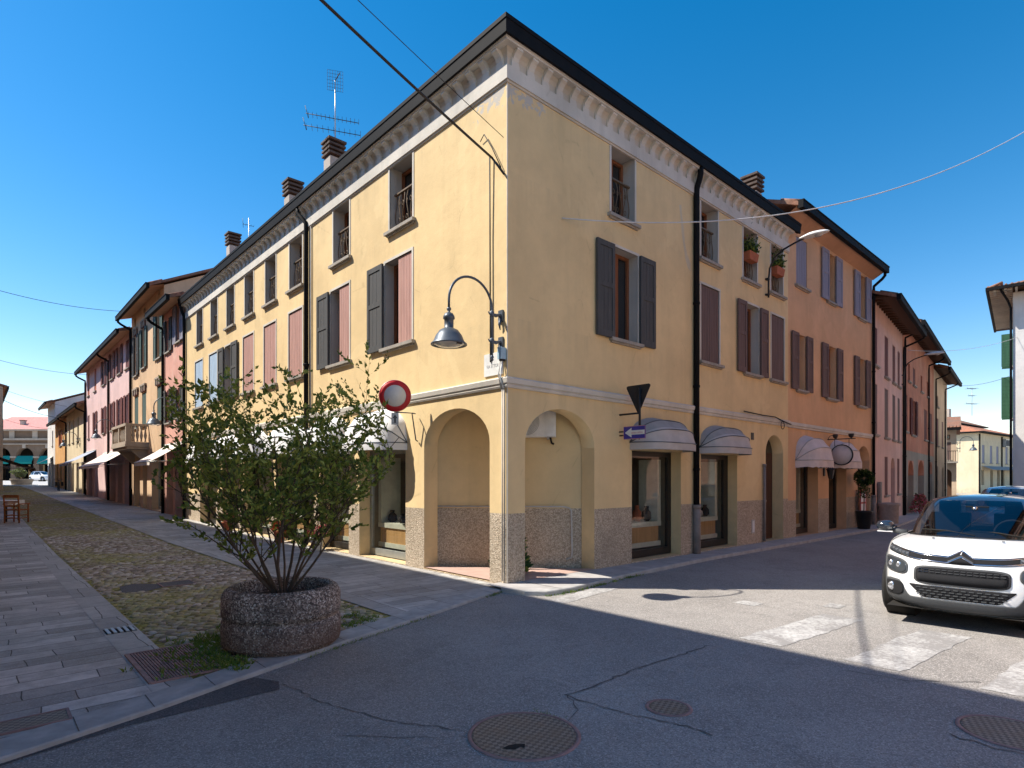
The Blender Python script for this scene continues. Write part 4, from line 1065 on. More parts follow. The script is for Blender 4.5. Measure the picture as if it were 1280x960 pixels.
# ------------------------------------------------------------------ GROUND
KERB = [(-14, -3.9), (-9, -2.75), (-7.5, -2.45), (-5.99, -2.15), (-5.1, -1.87), (-4.47, -1.62), (-3.32, -1.19), (-2.07, -.79), (-.43, -.23), (.0, -.08)]
def tk(n):
    for (a, ta), (b, tb) in zip(KERB, KERB[1:]):
        if a <= n <= b: return ta + (tb - ta) * (n - a) / (b - a)
    return KERB[0][1] if n < KERB[0][0] else KERB[-1][1]
def street_obj(mb, name):                # meshes in (n, t) with the street's own axes
    o = mb.build(name); o.location = (C[0], C[1], 0); o.rotation_euler = (0, 0, ANG); return o
mb = MB()
xs = sorted(set([-170, -120, -80, -60, -40] + list(range(-30, 31, 3)) + [40, 60, 90, 130, 190])); ys = [-40, -25, -15] + [-10 + 3 * k for k in range(14)] + [34, 38, 42, 46, 50, 60, 70, 80, 90, 100, 110, 130, 160, 220]
V = [[(x, y, ZROAD + rise(TN(x, y)[0]) - (0.05 if x > 60 else 0)) for x in xs] for y in ys]
mb.grid(V, 'asphalt', True); struct(mb.build('road'))
def strip(name, n0, n1, mat, z, t1, nn=None, off=.34, t0=None):
    mb = MB(); nn = nn or max(1, int((n1 - n0) / .35)); rows = []
    tl = [0, .4, 1.2] + [2.2 + k * 2.2 for k in range(60)]
    for i in range(nn + 1):
        n = n0 + (n1 - n0) * i / nn; a = (tk(n) + off) if t0 is None else t0
        col = []
        for q in tl:
            t = min(a + q, t1); col.append((n, t, z + rise(t)))
            if a + q >= t1: break
        while len(col) < len(tl): col.append(col[-1])
        rows.append(col)
    m = max(len(set(c)) for c in rows); rows = [c[:m] for c in rows]
    mb.grid(rows, mat, False); return struct(street_obj(mb, name))
strip('pavement', -13, -5.08, 'slabs', -.020, 80)
strip('paving_border', -5.08, -4.76, 'border', -.017, 75)
strip('cobbled_lane', -4.76, -2.36, 'cobble', -.026, 74)
M['cobblestone'] = m_cobblestone()
def stones():
    mb = MB(); r = random.Random(17); sp = .112
    for i in range(int(2.34 / sp)):
        for j in range(int(15.5 / (sp * .92))):
            n = -4.72 + (i + .5 + (.5 if j % 2 else 0) * .9) * sp + r.uniform(-.02, .02); t = tk(n) + .40 + j * sp * .92 + r.uniform(-.018, .018)
            if n > -2.39 or (n < -4.46 and t < -.2) or (abs(t - 3.72) < .25 and abs(n + 3.72) < .27) or hypot(n + 4.2, t - 3.72) < .42: continue
            if r.random() < .05: continue
            a = sp * r.uniform(.40, .53); b = sp * r.uniform(.36, .50); h = r.uniform(.010, .026); ph = r.uniform(0, pi); z = -.027 + rise(t); tx, ty = r.uniform(-.09, .09), r.uniform(-.09, .09)
            V = []
            for q, hh in ((1.0, 0.0), (.88, .62), (.55, .95)):
                for k in range(8):
                    th = 2 * pi * k / 8; x = a * q * math.copysign(abs(cos(th)) ** .8, cos(th)); y = b * q * math.copysign(abs(sin(th)) ** .8, sin(th))
                    V.append((n + x * cos(ph) - y * sin(ph), t + x * sin(ph) + y * cos(ph), z + h * hh + (x * tx + y * ty) * (hh > 0)))
            F = [(k + 8 * l, (k + 1) % 8 + 8 * l, (k + 1) % 8 + 8 * l + 8, k + 8 * l + 8) for l in (0, 1) for k in range(8)] + [tuple(range(16, 24))]
            mb.faces(V, F, 'cobblestone', True)
    o = mb.build('cobbles', weld=False, recalc=False); o.location = (C[0], C[1], 0); o.rotation_euler = (0, 0, ANG); struct(o)
stones()
strip('paving_border', -2.36, -2.05, 'border', -.017, 75)
strip('pavement', -2.05, -.005, 'slabs_r', -.020, 80)
mb = MB(); mb.poly([(-60, 75, rise(75) + .0), (40, 75, rise(75)), (40, 100, rise(100)), (-60, 100, rise(100))], 'sidewalk'); mb.poly([(-60, 100, rise(100)), (40, 100, rise(100)), (40, 180, rise(100)), (-60, 180, rise(100))], 'sidewalk'); struct(street_obj(mb, 'square'))
# kerb stones along the edge of the pedestrian street
mb = MB(); N = 90; L_ = []
for i in range(N + 1):
    n = -13 + 12.9 * i / N; t = tk(n); L_.append((n, t))
rows = [[(n, t, -.09) for n, t in L_], [(n, t, -.022) for n, t in L_], [(n, t + .012, -.012) for n, t in L_], [(n, t + .335, -.012) for n, t in L_], [(n, t + .335, -.05) for n, t in L_]]
mb.grid(rows, 'kerb', False); struct(street_obj(mb, 'kerb'))
# joints between the kerb stones
mb = MB()
for i in range(2, 28):
    n = -12.5 + i * .46; t = tk(n); mb.poly([(n, t + .01, -.0095), (n + .007, t + .01, -.0095), (n + .007, t + .335, -.0095), (n, t + .335, -.0095)], 'joint')
struct(street_obj(mb, 'kerb_joint'))
# raised pavement of the right street
RK = [(-.30, -.20), (-.22, -.62), (.0, -.86), (.5, -.9), (2.1, -.70), (5.1, -.55), (9.8, -.6), (13.5, -.64), (17.6, -.70)]
mb = MB(); top = .02
inn = [(n, 0.0) for n, t in RK]; inn[0] = (-.30, -.0); 
rows = [[(n, t, -.12) for n, t in RK], [(n, t, top - .012) for n, t in RK], [(n, t + .012, top) for n, t in RK], [(n, t + .15, top) for n, t in RK]]
mb.grid(rows, 'kerb', False); struct(street_obj(mb, 'kerb'))
mb = MB()
mb.grid([[(n, t + .152, top - .001) for n, t in RK], [(n, max(t + .16, -.001), top - .001) for n, t in inn]], 'sidewalk', False); struct(street_obj(mb, 'sidewalk'))
mb = MB()
for i in range(22):
    n = .3 + i * .8; 
    t = next(ta + (tb - ta) * (n - a) / (b - a) for (a, ta), (b, tb) in zip(RK, RK[1:]) if a <= n <= b)
    mb.poly([(n, t + .005, top + .002), (n + .01, t + .005, top + .002), (n + .01, -.002, top + .002), (n, -.002, top + .002)], 'joint')
struct(street_obj(mb, 'sidewalk_joint'))
mb = MB(); 
for s, o, z in ((0, 0, 0),):
    A = [P2(q, 0.0, top - .001) for q in (0, 9, 18, 27)]; B = [P2(q, .75, top - .001) for q in (0, 9, 18, 27)]; Cc = [P2(q, .75, -.1) for q in (0, 9, 18, 27)]
    mb.grid([A, B, Cc], 'sidewalk', False)
struct(mb.build('sidewalk'))
mb = MB(); mb.poly([(.004, .004, .022), (2.2, .004, .022), (.004, 2.4, .022)], 'pinkfloor'); struct(street_obj(mb, 'portico_floor'))
# resurfaced strip of asphalt along the kerb, worn zebra stripes and cracks
def sheet_world(name, pts, mat, z=ZROAD + .004):
    mb = MB(); mb.poly([(x, y, z) for x, y in pts], mat); return struct(mb.build(name))
sheet_world('asphalt_patch', [(-3.9, 2.2), (-3.28, 3.28), (-2.9, 3.96), (-2.55, 4.56), (-2.2, 5.02), (-1.95, 4.92), (-1.87, 4.74), (-2.05, 4.58), (-2.22, 4.42), (-2.35, 4.30), (-2.62, 4.06), (-2.95, 3.6), (-3.3, 2.9), (-3.5, 2.2)], 'asphalt_patch')
def stripe(t, n0, n1, w=.45, sk=.1):
    mb = MB(); k = 14; rows = []
    for i in range(k + 1):
        f = i / k; n = n0 + (n1 - n0) * f
        rows.append([(n, t - w / 2 + sk * f + rnd.uniform(-.02, .02), ZROAD + .004), (n, t + w / 2 + sk * f + rnd.uniform(-.02, .02), ZROAD + .004)])
    mb.grid(rows, 'paint', False); struct(street_obj(mb, 'zebra_stripe'))
for t in (-4.02, -5.05, -6.05, -7.05): stripe(t, -.1, 1.75, .46, -.18)
stripe(-1.22, -.2, 1.2, .30, .16); stripe(-3.05, 1.55, 1.8, .3, 0); stripe(-3.9, 2.2, 2.5, .2, 0)
def crack(pts, w=.012):
    mb = MB(); P = []
    for (x0, y0), (x1, y1) in zip(pts, pts[1:]):
        k = max(2, int(hypot(x1 - x0, y1 - y0) / .06))
        for i in range(k): P.append((x0 + (x1 - x0) * i / k + rnd.uniform(-.018, .018), y0 + (y1 - y0) * i / k + rnd.uniform(-.018, .018)))
    P.append(pts[-1]); A = []; B = []
    for i, (x, y) in enumerate(P):
        a = P[max(0, i - 1)]; b = P[min(len(P) - 1, i + 1)]; d = _n(b[0] - a[0] + 1e-6, b[1] - a[1]); ww = w * rnd.uniform(.3, 1.2)
        A.append((x - d[1] * ww / 2, y + d[0] * ww / 2, ZROAD + .005)); B.append((x + d[1] * ww / 2, y - d[0] * ww / 2, ZROAD + .005))
    mb.grid([A, B], 'crack', False); struct(mb.build('road_crack'))
crack([(-1.9, 4.86), (-1.35, 4.40), (-.85, 4.12), (-.35, 3.98)]); crack([(-1.15, 3.9), (-.75, 3.87), (-.3, 3.86)], .008)
crack([(2.02, 6.0), (1.62, 5.65), (1.1, 5.25), (.62, 4.75), (.42, 4.62)], .02); crack([(.42, 4.62), (.62, 4.42), (.86, 4.22), (1.1, 4.1), (1.25, 3.98), (1.32, 3.88)], .016); crack([(.42, 4.62), (.5, 4.3), (.38, 4.1), (.44, 3.95)], .008)
crack([(2.95, 5.2), (3.3, 4.95), (3.9, 4.9)], .014); crack([(2.9, 3.9), (3.05, 3.7), (3.3, 3.45)], .014)
# pavement irons
def manhole(label, x, y, r, mat='castiron'):
    root = empty('manhole_cover', (x, y, ZROAD), .3, label, 'manhole cover')
    mb = MB(); mb.lathe([(r + .03, .001), (r + .03, .006), (r + .004, .008), (r + .003, .002)], (0, 0, 0), 'rustgrate', 40, capends=False); mb.build('rim', root)
    mb = MB(); mb.lathe([(r, .001), (r, .006), (r - .02, .0065), (r - .022, .0045)], (0, 0, 0), mat, 40); mb.build('lid', root)
    return root
mh = manhole('large round rusty manhole cover with a lifting hole in the foreground asphalt', .08, 3.90, .345)
mb = MB(); mb.poly([(-.2, -.16, .0085), (-.12, -.19, .0085), (-.08, -.165, .0085), (-.06, -.19, .0085), (-.04, -.14, .0085), (-.1, -.125, .0085), (-.15, -.13, .0085)], 'dark'); mb.build('lifting_hole', mh)
manhole('small round rusty manhole cover behind the large one', 1.16, 4.36, .14)
manhole('dark round manhole cover at the right edge of the foreground', 3.33, 3.93, .27)
gr = empty('drain_grate', W(-.77, -4.78, -.018), ANG, 'large rusty grid of thin bars beside the concrete planter', 'drain grate')
mb = MB(); gw, gl = .27, .52
mb.poly([(-gw, -gl, .0), (gw, -gl, 0), (gw, gl, 0), (-gw, gl, 0)], 'dark')
for x in (-gw, gw): mb.box(x - .012, x + .012, -gl, gl, .001, .016, 'rustgrate')
for y in (-gl, gl): mb.box(-gw, gw, y - .012, y + .012, .001, .015, 'rustgrate')
mb.build('grate_frame', gr)
mb = MB()
for k in range(22): x = -gw + .02 + k * (2 * gw - .04) / 21; mb.box(x - .0065, x + .0065, -gl + .012, gl - .012, .002, .013, 'rustgrate')
for y in (-.26, 0, .26): mb.box(-gw + .012, gw - .012, y - .008, y + .008, .001, .009, 'rustgrate')
mb.build('bars', gr)
gr = empty('drain_grate', W(.88, -4.92, -.015), ANG, 'small pale slotted drain in the border stones left of the cobbles', 'drain grate')
mb = MB(); mb.poly([(-.14, -.13, 0.0), (.14, -.13, 0.0), (.14, .13, 0.0), (-.14, .13, 0.0)], 'dark')
for k in range(5): mb.box(-.13 + k * .056, -.10 + k * .056, -.13, .13, .001, .012, 'signgrey')
mb.build('bars', gr)
def plate(label, t, n, w, l, mat, z=-.014):
    r = empty('inspection_cover', W(t, n, z), ANG, label, 'cover'); mb = MB(); mb.box(-w, w, -l, l, -.01, .004, mat); mb.build('lid', r)
    mb = MB()
    for a, b, c, d in ((-w - .02, -w, -l - .02, l + .02), (w, w + .02, -l - .02, l + .02), (-w, w, -l - .02, -l), (-w, w, l, l + .02)): mb.box(a, b, c, d, -.01, .007, 'rustgrate')
    mb.build('rim', r)
plate('dark square iron cover sunk in the mossy cobbles', 3.72, -3.72, .22, .2, 'asphalt_patch', -.02)
plate('worn iron cover in the slabs at the bottom left corner', -2.02 + .42, -5.82, .20, .11, 'castiron')
mb = MB(); mb.poly([(-4.5, 3.4, -.022), (-4.3, 3.25, -.022), (-3.97, 3.5, -.022), (-3.96, 3.9, -.022), (-4.2, 4.2, -.022), (-4.45, 4.0, -.022)], 'asphalt_patch'); struct(street_obj(mb, 'asphalt_patch'))

# ------------------------------------------------------------------ VEGETATION
def leaf_faces(mb, p, d, size, mats, r, wid=.27):
    """one pointed leaf: two triangles folded along the midrib"""
    d = Vector(d).normalized(); u = Vector((r.uniform(-1, 1), r.uniform(-1, 1), r.uniform(-.6, 1)))
    s = d.cross(u)
    if s.length < .05: return
    s.normalize(); p = Vector(p); nrm = d.cross(s) * size * .12
    tip = p + d * size; m = p + d * size * .45
    m_ = r.choice(mats)
    a, b = m + s * size * wid + nrm, m - s * size * wid + nrm
    mb.faces([tuple(p), tuple(a), tuple(tip), tuple(b)], [(0, 1, 2), (0, 2, 3)], m_)
def shrub(name, label, loc, stems, hmin, hmax, spread, nsec, ntw, leafsize, mats, group=None, r0=.022, seed=3, z0=0.0, perleaf=9, bias=(0, 0), clip=0):
    r = random.Random(seed)
    root = empty(name, loc, 0, label, 'shrub', group)
    br = MB(); lf = MB()
    def branch(p, d, L, rad, lev):
        pts = [p]; rs = [rad]; n = 5; d = Vector(d)
        for i in range(n):
            d = (d + Vector((r.uniform(-.16, .16), r.uniform(-.16, .16), r.uniform(-.08, .10) + (.05 if lev < 2 else -.03)))).normalized()
            q_ = pts[-1]
            if clip and hypot(q_.x, q_.y) > clip: d = (d + Vector((-q_.x, -q_.y, .5)) * .6).normalized()
            pts.append(q_ + d * L / n); rs.append(rad * (1 - .75 * (i + 1) / n))
        br.tube(pts, rs, 'bark', 6 if lev == 0 else (4 if lev == 1 else 3), False)
        if lev == 2 or lev == 1:
            k = perleaf if lev == 2 else perleaf // 2
            for j in range(k):
                f = (j + r.random()) / k; f = .25 + .75 * f; i = min(n - 1, int(f * n)); q = pts[i].lerp(pts[i + 1], f * n - i)
                dd = (pts[i + 1] - pts[i]).normalized() + Vector((r.uniform(-1, 1), r.uniform(-1, 1), r.uniform(-.6, .9)))
                leaf_faces(lf, q, dd, leafsize * r.uniform(.6, 1.25), mats, r)
        if lev == 2: return
        cnt = nsec if lev == 0 else ntw
        for j in range(cnt):
            f = r.uniform(.22, 1.0) if lev == 0 else r.uniform(.15, 1.0); i = min(n - 1, int(f * n)); q = pts[i].lerp(pts[i + 1], f * n - i)
            a = r.uniform(0, 2 * pi); dd = (d * .75 + Vector((cos(a), sin(a), r.uniform(-.25, .55))) * (.9 if lev == 0 else 1.0)).normalized()
            branch(q, dd, L * (r.uniform(.32, .52) if lev == 0 else r.uniform(.35, .6)), rs[i] * .55, lev + 1)
    for k in range(stems):
        a = 2 * pi * (k + r.uniform(-.3, .3)) / stems; tilt = r.uniform(.12, 1.0) ** .8 * spread
        d = Vector((cos(a) * sin(tilt) + bias[0], sin(a) * sin(tilt) + bias[1], cos(tilt)))
        branch(Vector((cos(a) * .06, sin(a) * .06, z0)), d, r.uniform(hmin, hmax) * (1.0 if tilt < .7 else .9), r0 * r.uniform(.7, 1.2), 0)
    br.build('stem', root, weld=False, recalc=False); lf.build('foliage', root, weld=False, recalc=False)
    return root
PL = (-2.33, 5.98)
pl = empty('planter', (PL[0], PL[1], -.03), 0, 'round exposed aggregate concrete planter on the corner of the cobbles', 'planter')
mb = MB(); R = .565
mb.lathe([(R - .05, 0), (R - .045, .05), (R - .01, .052), (R, .08), (R + .004, .24), (R - .002, .285), (R - .034, .295), (R - .034, .325), (R - .002, .337), (R + .002, .37), (R, .52), (R - .03, .58), (R - .07, .605), (R - .10, .60), (R - .125, .56), (R - .13, .44)], (0, 0, 0), 'planter', 64, capends=False)
mb.build('bowl', pl); mb = MB(); mb.lathe([(R - .129, .47), (.2, .50), (.0, .51)], (0, 0, 0), 'soil', 32, capends=False); mb.build('soil', pl)
shrub('bush', 'leafy green multi stemmed bush growing from the round planter', (PL[0], PL[1], .46), 14, 1.35, 2.02, 1.0, 9, 6, .058, ['leaf_a', 'leaf_a', 'leaf_b', 'leaf_c'], seed=11, perleaf=15, r0=.015, clip=1.05, bias=(-.02, 0))

def conifer(name, label, loc, h, w, mats, n=700, seed=1, ls=.09):
    r = random.Random(seed); root = empty(name, loc, 0, label, 'plant'); st = MB(); st.tube([(0, 0, 0), (0, 0, h * .9)], [.02, .006], 'bark', 6); st.build('stem', root)
    lf = MB()
    for i in range(n):
        f = r.random(); z = h * (.06 + .94 * f); rad = w * (1 - f * .75) * sqrt(r.random()); a = r.uniform(0, 2 * pi)
        leaf_faces(lf, (rad * cos(a), rad * sin(a), z), (cos(a), sin(a), r.uniform(.1, 1.2)), ls * r.uniform(.6, 1.3), mats, r)
    lf.build('foliage', root, weld=False, recalc=False); return root
v = W(.62, .62, .02); conifer('potted_plant', 'feathery green plant behind the corner column', v, .95, .30, ['conifer', 'conifer', 'leaf_a'], 1500, 4, .12)
# grass and moss tufts along the kerb and round the planter
r = random.Random(5); mb = MB()
def tuft(x, y, z, n=9, h=.07):
    for _ in range(n):
        a = r.uniform(0, 2 * pi); q = r.uniform(0, .05); p = (x + q * cos(a), y + q * sin(a), z)
        leaf_faces(mb, p, (cos(a) * .9, sin(a) * .9, r.uniform(.5, 1.8)), h * r.uniform(.4, 1.0), ['grass', 'grass', 'leaf_a'], r, .13)
for i in range(150):
    a = r.uniform(2.4, 4.7); q = .6 + abs(r.gauss(0, .22)); tuft(PL[0] + q * cos(a), PL[1] + q * sin(a), -.025, 10, .075)
for i in range(130): n = r.uniform(-4.6, -2.5); t = tk(n) + .36 + abs(r.gauss(0, .3)); tuft(*W(t, n)[:2], -.025, 8, .065)
for i in range(70): n = r.choice([r.uniform(-3.9, -1.9), r.uniform(-.75, -.1)]); tuft(*W(tk(n) - .015, n)[:2], -.05, 5, .045)
for i in range(70): n = r.uniform(-.1, 2.6); t = next(ta + (tb - ta) * (n - a) / (b - a) for (a, ta), (b, tb) in zip(RK, RK[1:]) if a <= n <= b); tuft(*W(t - .02, n)[:2], -.05, 6, .06)
for i in range(60): tuft(*W(r.uniform(-1.35, -.2), -4.46 + r.gauss(0, .05))[:2], -.028, 5, .045)
for i in range(12): a = r.uniform(.6, 1.4); tuft(.08 + .38 * cos(a), 3.9 + .38 * sin(a), -.05, 4, .025)
g_ = mb.build('grass', weld=False, recalc=False); g_['kind'] = 'stuff'

# ------------------------------------------------------------------ STREET FURNITURE
def text_part(name, body_, size, mat, parent, M4, depth=.002, sx=1.0):
    cu = bpy.data.curves.new(name, 'FONT'); cu.body = body_; cu.size = size; cu.extrude = depth; cu.align_x = 'CENTER'; cu.align_y = 'CENTER'; cu.space_character = 1.05
    t = bpy.data.objects.new(name, cu); COL.objects.link(t); bpy.context.view_layer.update()
    me = bpy.data.meshes.new_from_object(t.evaluated_get(bpy.context.evaluated_depsgraph_get()))
    bpy.data.objects.remove(t); me.transform(Matrix.Diagonal((sx, 1, 1, 1))); me.transform(M4); me.materials.clear(); me.materials.append(M[mat])
    o = bpy.data.objects.new(name, me); COL.objects.link(o); o.parent = parent; return o

def bell_lamp(label, loc, rz, group):
    """wall lamp; arm reaches out along local -x"""
    L = empty('street_lamp', loc, rz, label, 'street lamp', group)
    f = lambda o, s, z: (-o, s, z)
    mb = MB(f); pts = [(.20, 0, .02), (.20, 0, .78)]
    for i in range(1, 20):
        a = pi * i / 20; pts.append((.61 - .41 * cos(a), 0, .78 + .41 * sin(a)))
    pts += [(1.02, 0, .78), (1.02, 0, .64)]
    mb.tube(pts, .019, 'lampgrey', 10); mb.lathe([(.005, -.05), (.03, -.02), (.02, .0), (.032, .02), (.02, .05)], (.20, 0, .03), 'lampgrey', 10); mb.build('arm', L)
    for z in (.30, .72):
        mb = MB(f); mb.lathe([(.02, -.05), (.036, -.03), (.036, .03), (.02, .05)], (.20, 0, z), 'lampgrey', 12)
        mb.tube([(.0, 0, z), (.06, 0, z + .01), (.12, 0, z - .012), (.2, 0, z)], [.05, .022, .03, .02], 'lampgrey', 8)
        mb.tube([(.2, 0, z), (.25, 0, z - .01), (.275, 0, z + .025)], [.014, .012, .008], 'lampgrey', 6)
        mb.box(-.0, .03, -.05, .05, z - .09, z + .09, 'lampgrey'); mb.tube([(.02, 0, z - .05), (.05, .0, z - .14), (.03, 0, z - .22)], [.03, .02, .008], 'lampgrey', 6); mb.build('bracket', L)
    mb = MB(f)
    mb.lathe([(.012, .66), (.03, .655), (.034, .63), (.016, .60), (.03, .585), (.06, .57), (.082, .53), (.086, .495), (.068, .48), (.066, .36), (.085, .35), (.135, .325), (.19, .25), (.225, .165), (.262, .13), (.265, .115), (.255, .112), (.215, .14), (.17, .23)], (1.02, 0, 0), 'lampgrey', 36, capends=False)
    sh = mb.build('lamp_shade', L)
    mb = MB(f); mb.lathe([(.222, .128), (.16, .10), (.08, .085), (.001, .08)], (1.02, 0, 0), 'lampglass', 28, capends=False); mb.build('glass', sh)
    mb = MB(f); mb.box(.98, 1.06, -.26, -.235, .09, .13, 'iron'); mb.build('latch', sh)
    return L
lam = bell_lamp('slate grey bell lamp on a curved arm at the corner of the yellow house', W(.13, 0, 3.47), ANG, 'bell lamps on curved arms')
for t, lab in ((19.0, 'grey bell lamp on a curved arm beside the red house'), (33.2, 'grey bell lamp on the front of the pink house'), (49.2, 'small dark bell lamp on the cream house')):
    c = copy_tree(lam); c.location = W(t, 0, 3.47 + rise(t)); c['label'] = lab
vl = copy_tree(lam); vl.location = (34.72, 45.97, 3.7); vl.rotation_euler = (0, 0, bA + pi); vl['label'] = 'bell lamp with curved arm reaching right from the small balcony house'; vl['group'] = 'bell lamps on curved arms'

def cobra(label, loc, rz):
    L = empty('street_lamp', loc, rz, label, 'street lamp', 'oval headed wall lamps on the right street'); f = lambda o, s, z: (s, -o, z)
    mb = MB(f); mb.tube([(.07, 0, 0), (.07, 0, .45), (.10, 0, .75), (.22, 0, .98), (.45, 0, 1.13), (.75, 0, 1.22), (.95, 0, 1.26)], .024, 'iron', 8)
    for z in (.08, .48): mb.box(0, .08, -.05, .05, z - .02, z + .02, 'iron')
    mb.build('arm', L)
    mb = MB(f); rows = []
    for i in range(13):
        u = i / 12; x = .82 + .72 * u; w = .135 * (sin(pi * min(1, .12 + .88 * u)) ** .5 if u < 1 else 0) * (0.55 + .45 * min(1, u * 2.5)); w = max(w, .004)
        rows.append([(x, w * cos(a), 1.27 + (.085 if sin(a) > 0 else .035) * (w / .135) * sin(a)) for a in [2 * pi * k / 16 for k in range(16)]])
    mb.grid(rows, 'plastic_white', True, True); h = mb.build('lamp_head', L)
    mb = MB(f); mb.lathe([(.09, 0), (.07, -.03), (.001, -.04)], (1.28, 0, 1.243), 'lampglass', 16, capends=False); mb.build('glass', h); return L
cobra('white oval street lamp on an arched arm at the join of yellow and orange houses', locR(8.98, 0, 6.30), ANG)
cobra('white oval street lamp reaching out from the rose house', P2(6.75, 0, 5.72), ANG2)

# no entry sign
ns = empty('traffic_sign', (-2.11, 10.62, 0), radians(9), 'round white sign with a red ring and an arrow plate below on a wall bracket', 'traffic sign')
mb = MB(); mb.lathe([(.0, .0), (.285, .0), (.29, .008), (.285, .016), (.0, .016)], (0, .0, 3.14), 'signgrey', 48, 'y', capends=False); mb.build('sign_plate', ns)
mb = MB(); mb.lathe([(.196, -.002), (.282, -.002), (.282, -.004), (.196, -.004)], (0, 0, 3.14), 'signred', 48, 'y', capends=False); mb.lathe([(.27, -.002), (.284, -.002), (.284, -.0055), (.27, -.0055)], (0, 0, 3.14), 'signred', 48, 'y', capends=False); mb.build('red_ring', ns)
mb = MB(); mb.lathe([(.0, -.002), (.195, -.002), (.195, -.003), (.0, -.003)], (0, 0, 3.14), 'signwhite', 48, 'y', capends=False); mb.build('white_disc', ns)
mb = MB(); mb.box(-.065, .065, 0, .012, 2.62, 2.835, 'signgrey'); ap = mb.build('arrow_plate', ns)
mb = MB()
mb.poly([(-.014, -.002, 2.655), (.014, -.002, 2.655), (.014, -.002, 2.75), (-.014, -.002, 2.75)], 'ink'); mb.poly([(-.045, -.002, 2.735), (0, -.002, 2.80), (.045, -.002, 2.735), (.02, -.002, 2.735), (0, -.002, 2.765), (-.02, -.002, 2.735)], 'ink')
mb.poly([(-.05, -.002, 2.645), (.05, -.002, 2.645), (.05, -.002, 2.652), (-.05, -.002, 2.652)], 'ink'); mb.build('arrow', ap)
mb = MB(); mb.tube([(0, .03, 2.62), (0, .03, 3.38)], .016, 'signgrey', 8); mb.tube([(0, .03, 2.85), (.30, .16, 2.85), (.37, .21, 2.36), (.40, .26, 2.34)], .013, 'lampgrey', 8); mb.tube([(.30, .16, 2.85), (.36, .25, 2.85)], .012, 'lampgrey', 6); mb.build('sign_bracket', ns)
# give way sign seen from behind and the one way sign below it
ys = empty('traffic_sign', locR(2.86, 0, 0), ANG, 'black back of a triangular sign pointing down on the right facade', 'traffic sign')
mb = MB(); T = [(-.68, 3.36), (-.12, 3.36), (-.40, 2.82)]
def rounded(tri, rr=.05):
    out = []
    for i in range(3):
        p = Vector(tri[i]); a = (Vector(tri[i - 1]) - p).normalized(); b = (Vector(tri[(i + 1) % 3]) - p).normalized()
        out += [p + a * rr, p + (a + b) * rr * .35, p + b * rr]
    return [tuple(q) for q in out]
TT = rounded(T)
mb.poly([(0, y, z) for y, z in TT], 'signback'); mb.poly([(.014, y, z) for y, z in TT], 'signwhite')
for i in range(len(TT)):
    (y0, z0), (y1, z1) = TT[i], TT[(i + 1) % len(TT)]; mb.poly([(0, y0, z0), (0, y1, z1), (.014, y1, z1), (.014, y0, z0)], 'signback')
mb.build('sign_plate', ys)
mb = MB(); Ti = rounded([(-.60, 3.31), (-.20, 3.31), (-.40, 2.92)], .04)
for i in range(9):
    (y0, z0), (y1, z1), (y2, z2), (y3, z3) = TT[i], TT[(i + 1) % 9], Ti[(i + 1) % 9], Ti[i]; mb.poly([(.016, y0, z0), (.016, y1, z1), (.016, y2, z2), (.016, y3, z3)], 'signred')
mb.build('red_border', ys)
mb = MB(); mb.tube([(-.02, -.45, 2.40), (-.02, -.45, 3.30)], .022, 'signback', 8); mb.tube([(-.02, -.45, 2.84), (-.02, 0, 2.84)], .018, 'signback', 8); mb.tube([(-.02, -.45, 2.45), (-.02, 0, 2.45)], .014, 'signback', 8); mb.build('sign_bracket', ys)
os_ = empty('traffic_sign', locR(2.80, 0, 0), ANG, 'blue sign with a white arrow pointing left beside the grey awning', 'traffic sign')
mb = MB(); mb.box(0, .012, -.60, -.12, 2.37, 2.61, 'signblue'); mb.build('sign_plate', os_)
mb = MB(); f = lambda y, z: (-.003, y, z)
mb.poly([f(-.585, 2.45), f(-.30, 2.45), f(-.30, 2.53), f(-.585, 2.53)], 'signwhite'); mb.poly([f(-.30, 2.40), f(-.15, 2.49), f(-.30, 2.58)], 'signwhite')
for (a, b, c, d) in ((-.60, -.12, 2.37, 2.38), (-.60, -.12, 2.60, 2.61), (-.60, -.592, 2.37, 2.61), (-.128, -.12, 2.37, 2.61)): mb.poly([f(a, c), f(b, c), f(b, d), f(a, d)], 'signpink')
ar_ = mb.build('arrow', os_)
text_part('lettering', 'senso unico', .062, 'signpink', ar_, Matrix(((0, 0, -1, -.006), (-1, 0, 0, -.42), (0, 1, 0, 2.488), (0, 0, 0, 1))), .0008, .8)
mb = MB(); mb.tube([(.025, -.45, 2.36), (.025, -.45, 2.62)], .012, 'signback', 8); mb.tube([(.025, -.45, 2.52), (.025, 0, 2.52)], .012, 'signback', 8); mb.build('sign_bracket', os_)
# street name plaque with its junction box
pq = empty('street_name_plaque', W(.32, 0, 0), ANG, 'white marble street name plaque under the corner lamp', 'street sign')
mb = MB(); mb.box(-.022, -.0, -.225, .215, 3.285, 3.64, 'plastic_white'); mb.build('plaque', pq)
RX = lambda y, z: Matrix(((0, 0, -1, -.0225), (-1, 0, 0, y), (0, 1, 0, z), (0, 0, 0, 1)))
text_part('lettering', 'VIA ETTORE', .075, 'inkgrey', pq, RX(-.01, 3.43), .001, .78)
jb = MB(frL); jb.box(.02, .10, .0, .10, 3.50, 3.68, 'box_blue'); jb.box(.015, .105, .1, .112, 3.495, 3.685, 'box_blue'); jb.box(.03, .09, .02, .09, 3.47, 3.50, 'iron')
jo = jb.build('junction_box'); jo.location = (C[0], C[1], 0); jo.rotation_euler = (0, 0, ANG); tag(jo, 'small pale blue junction box on the very corner of the yellow house', 'junction box')

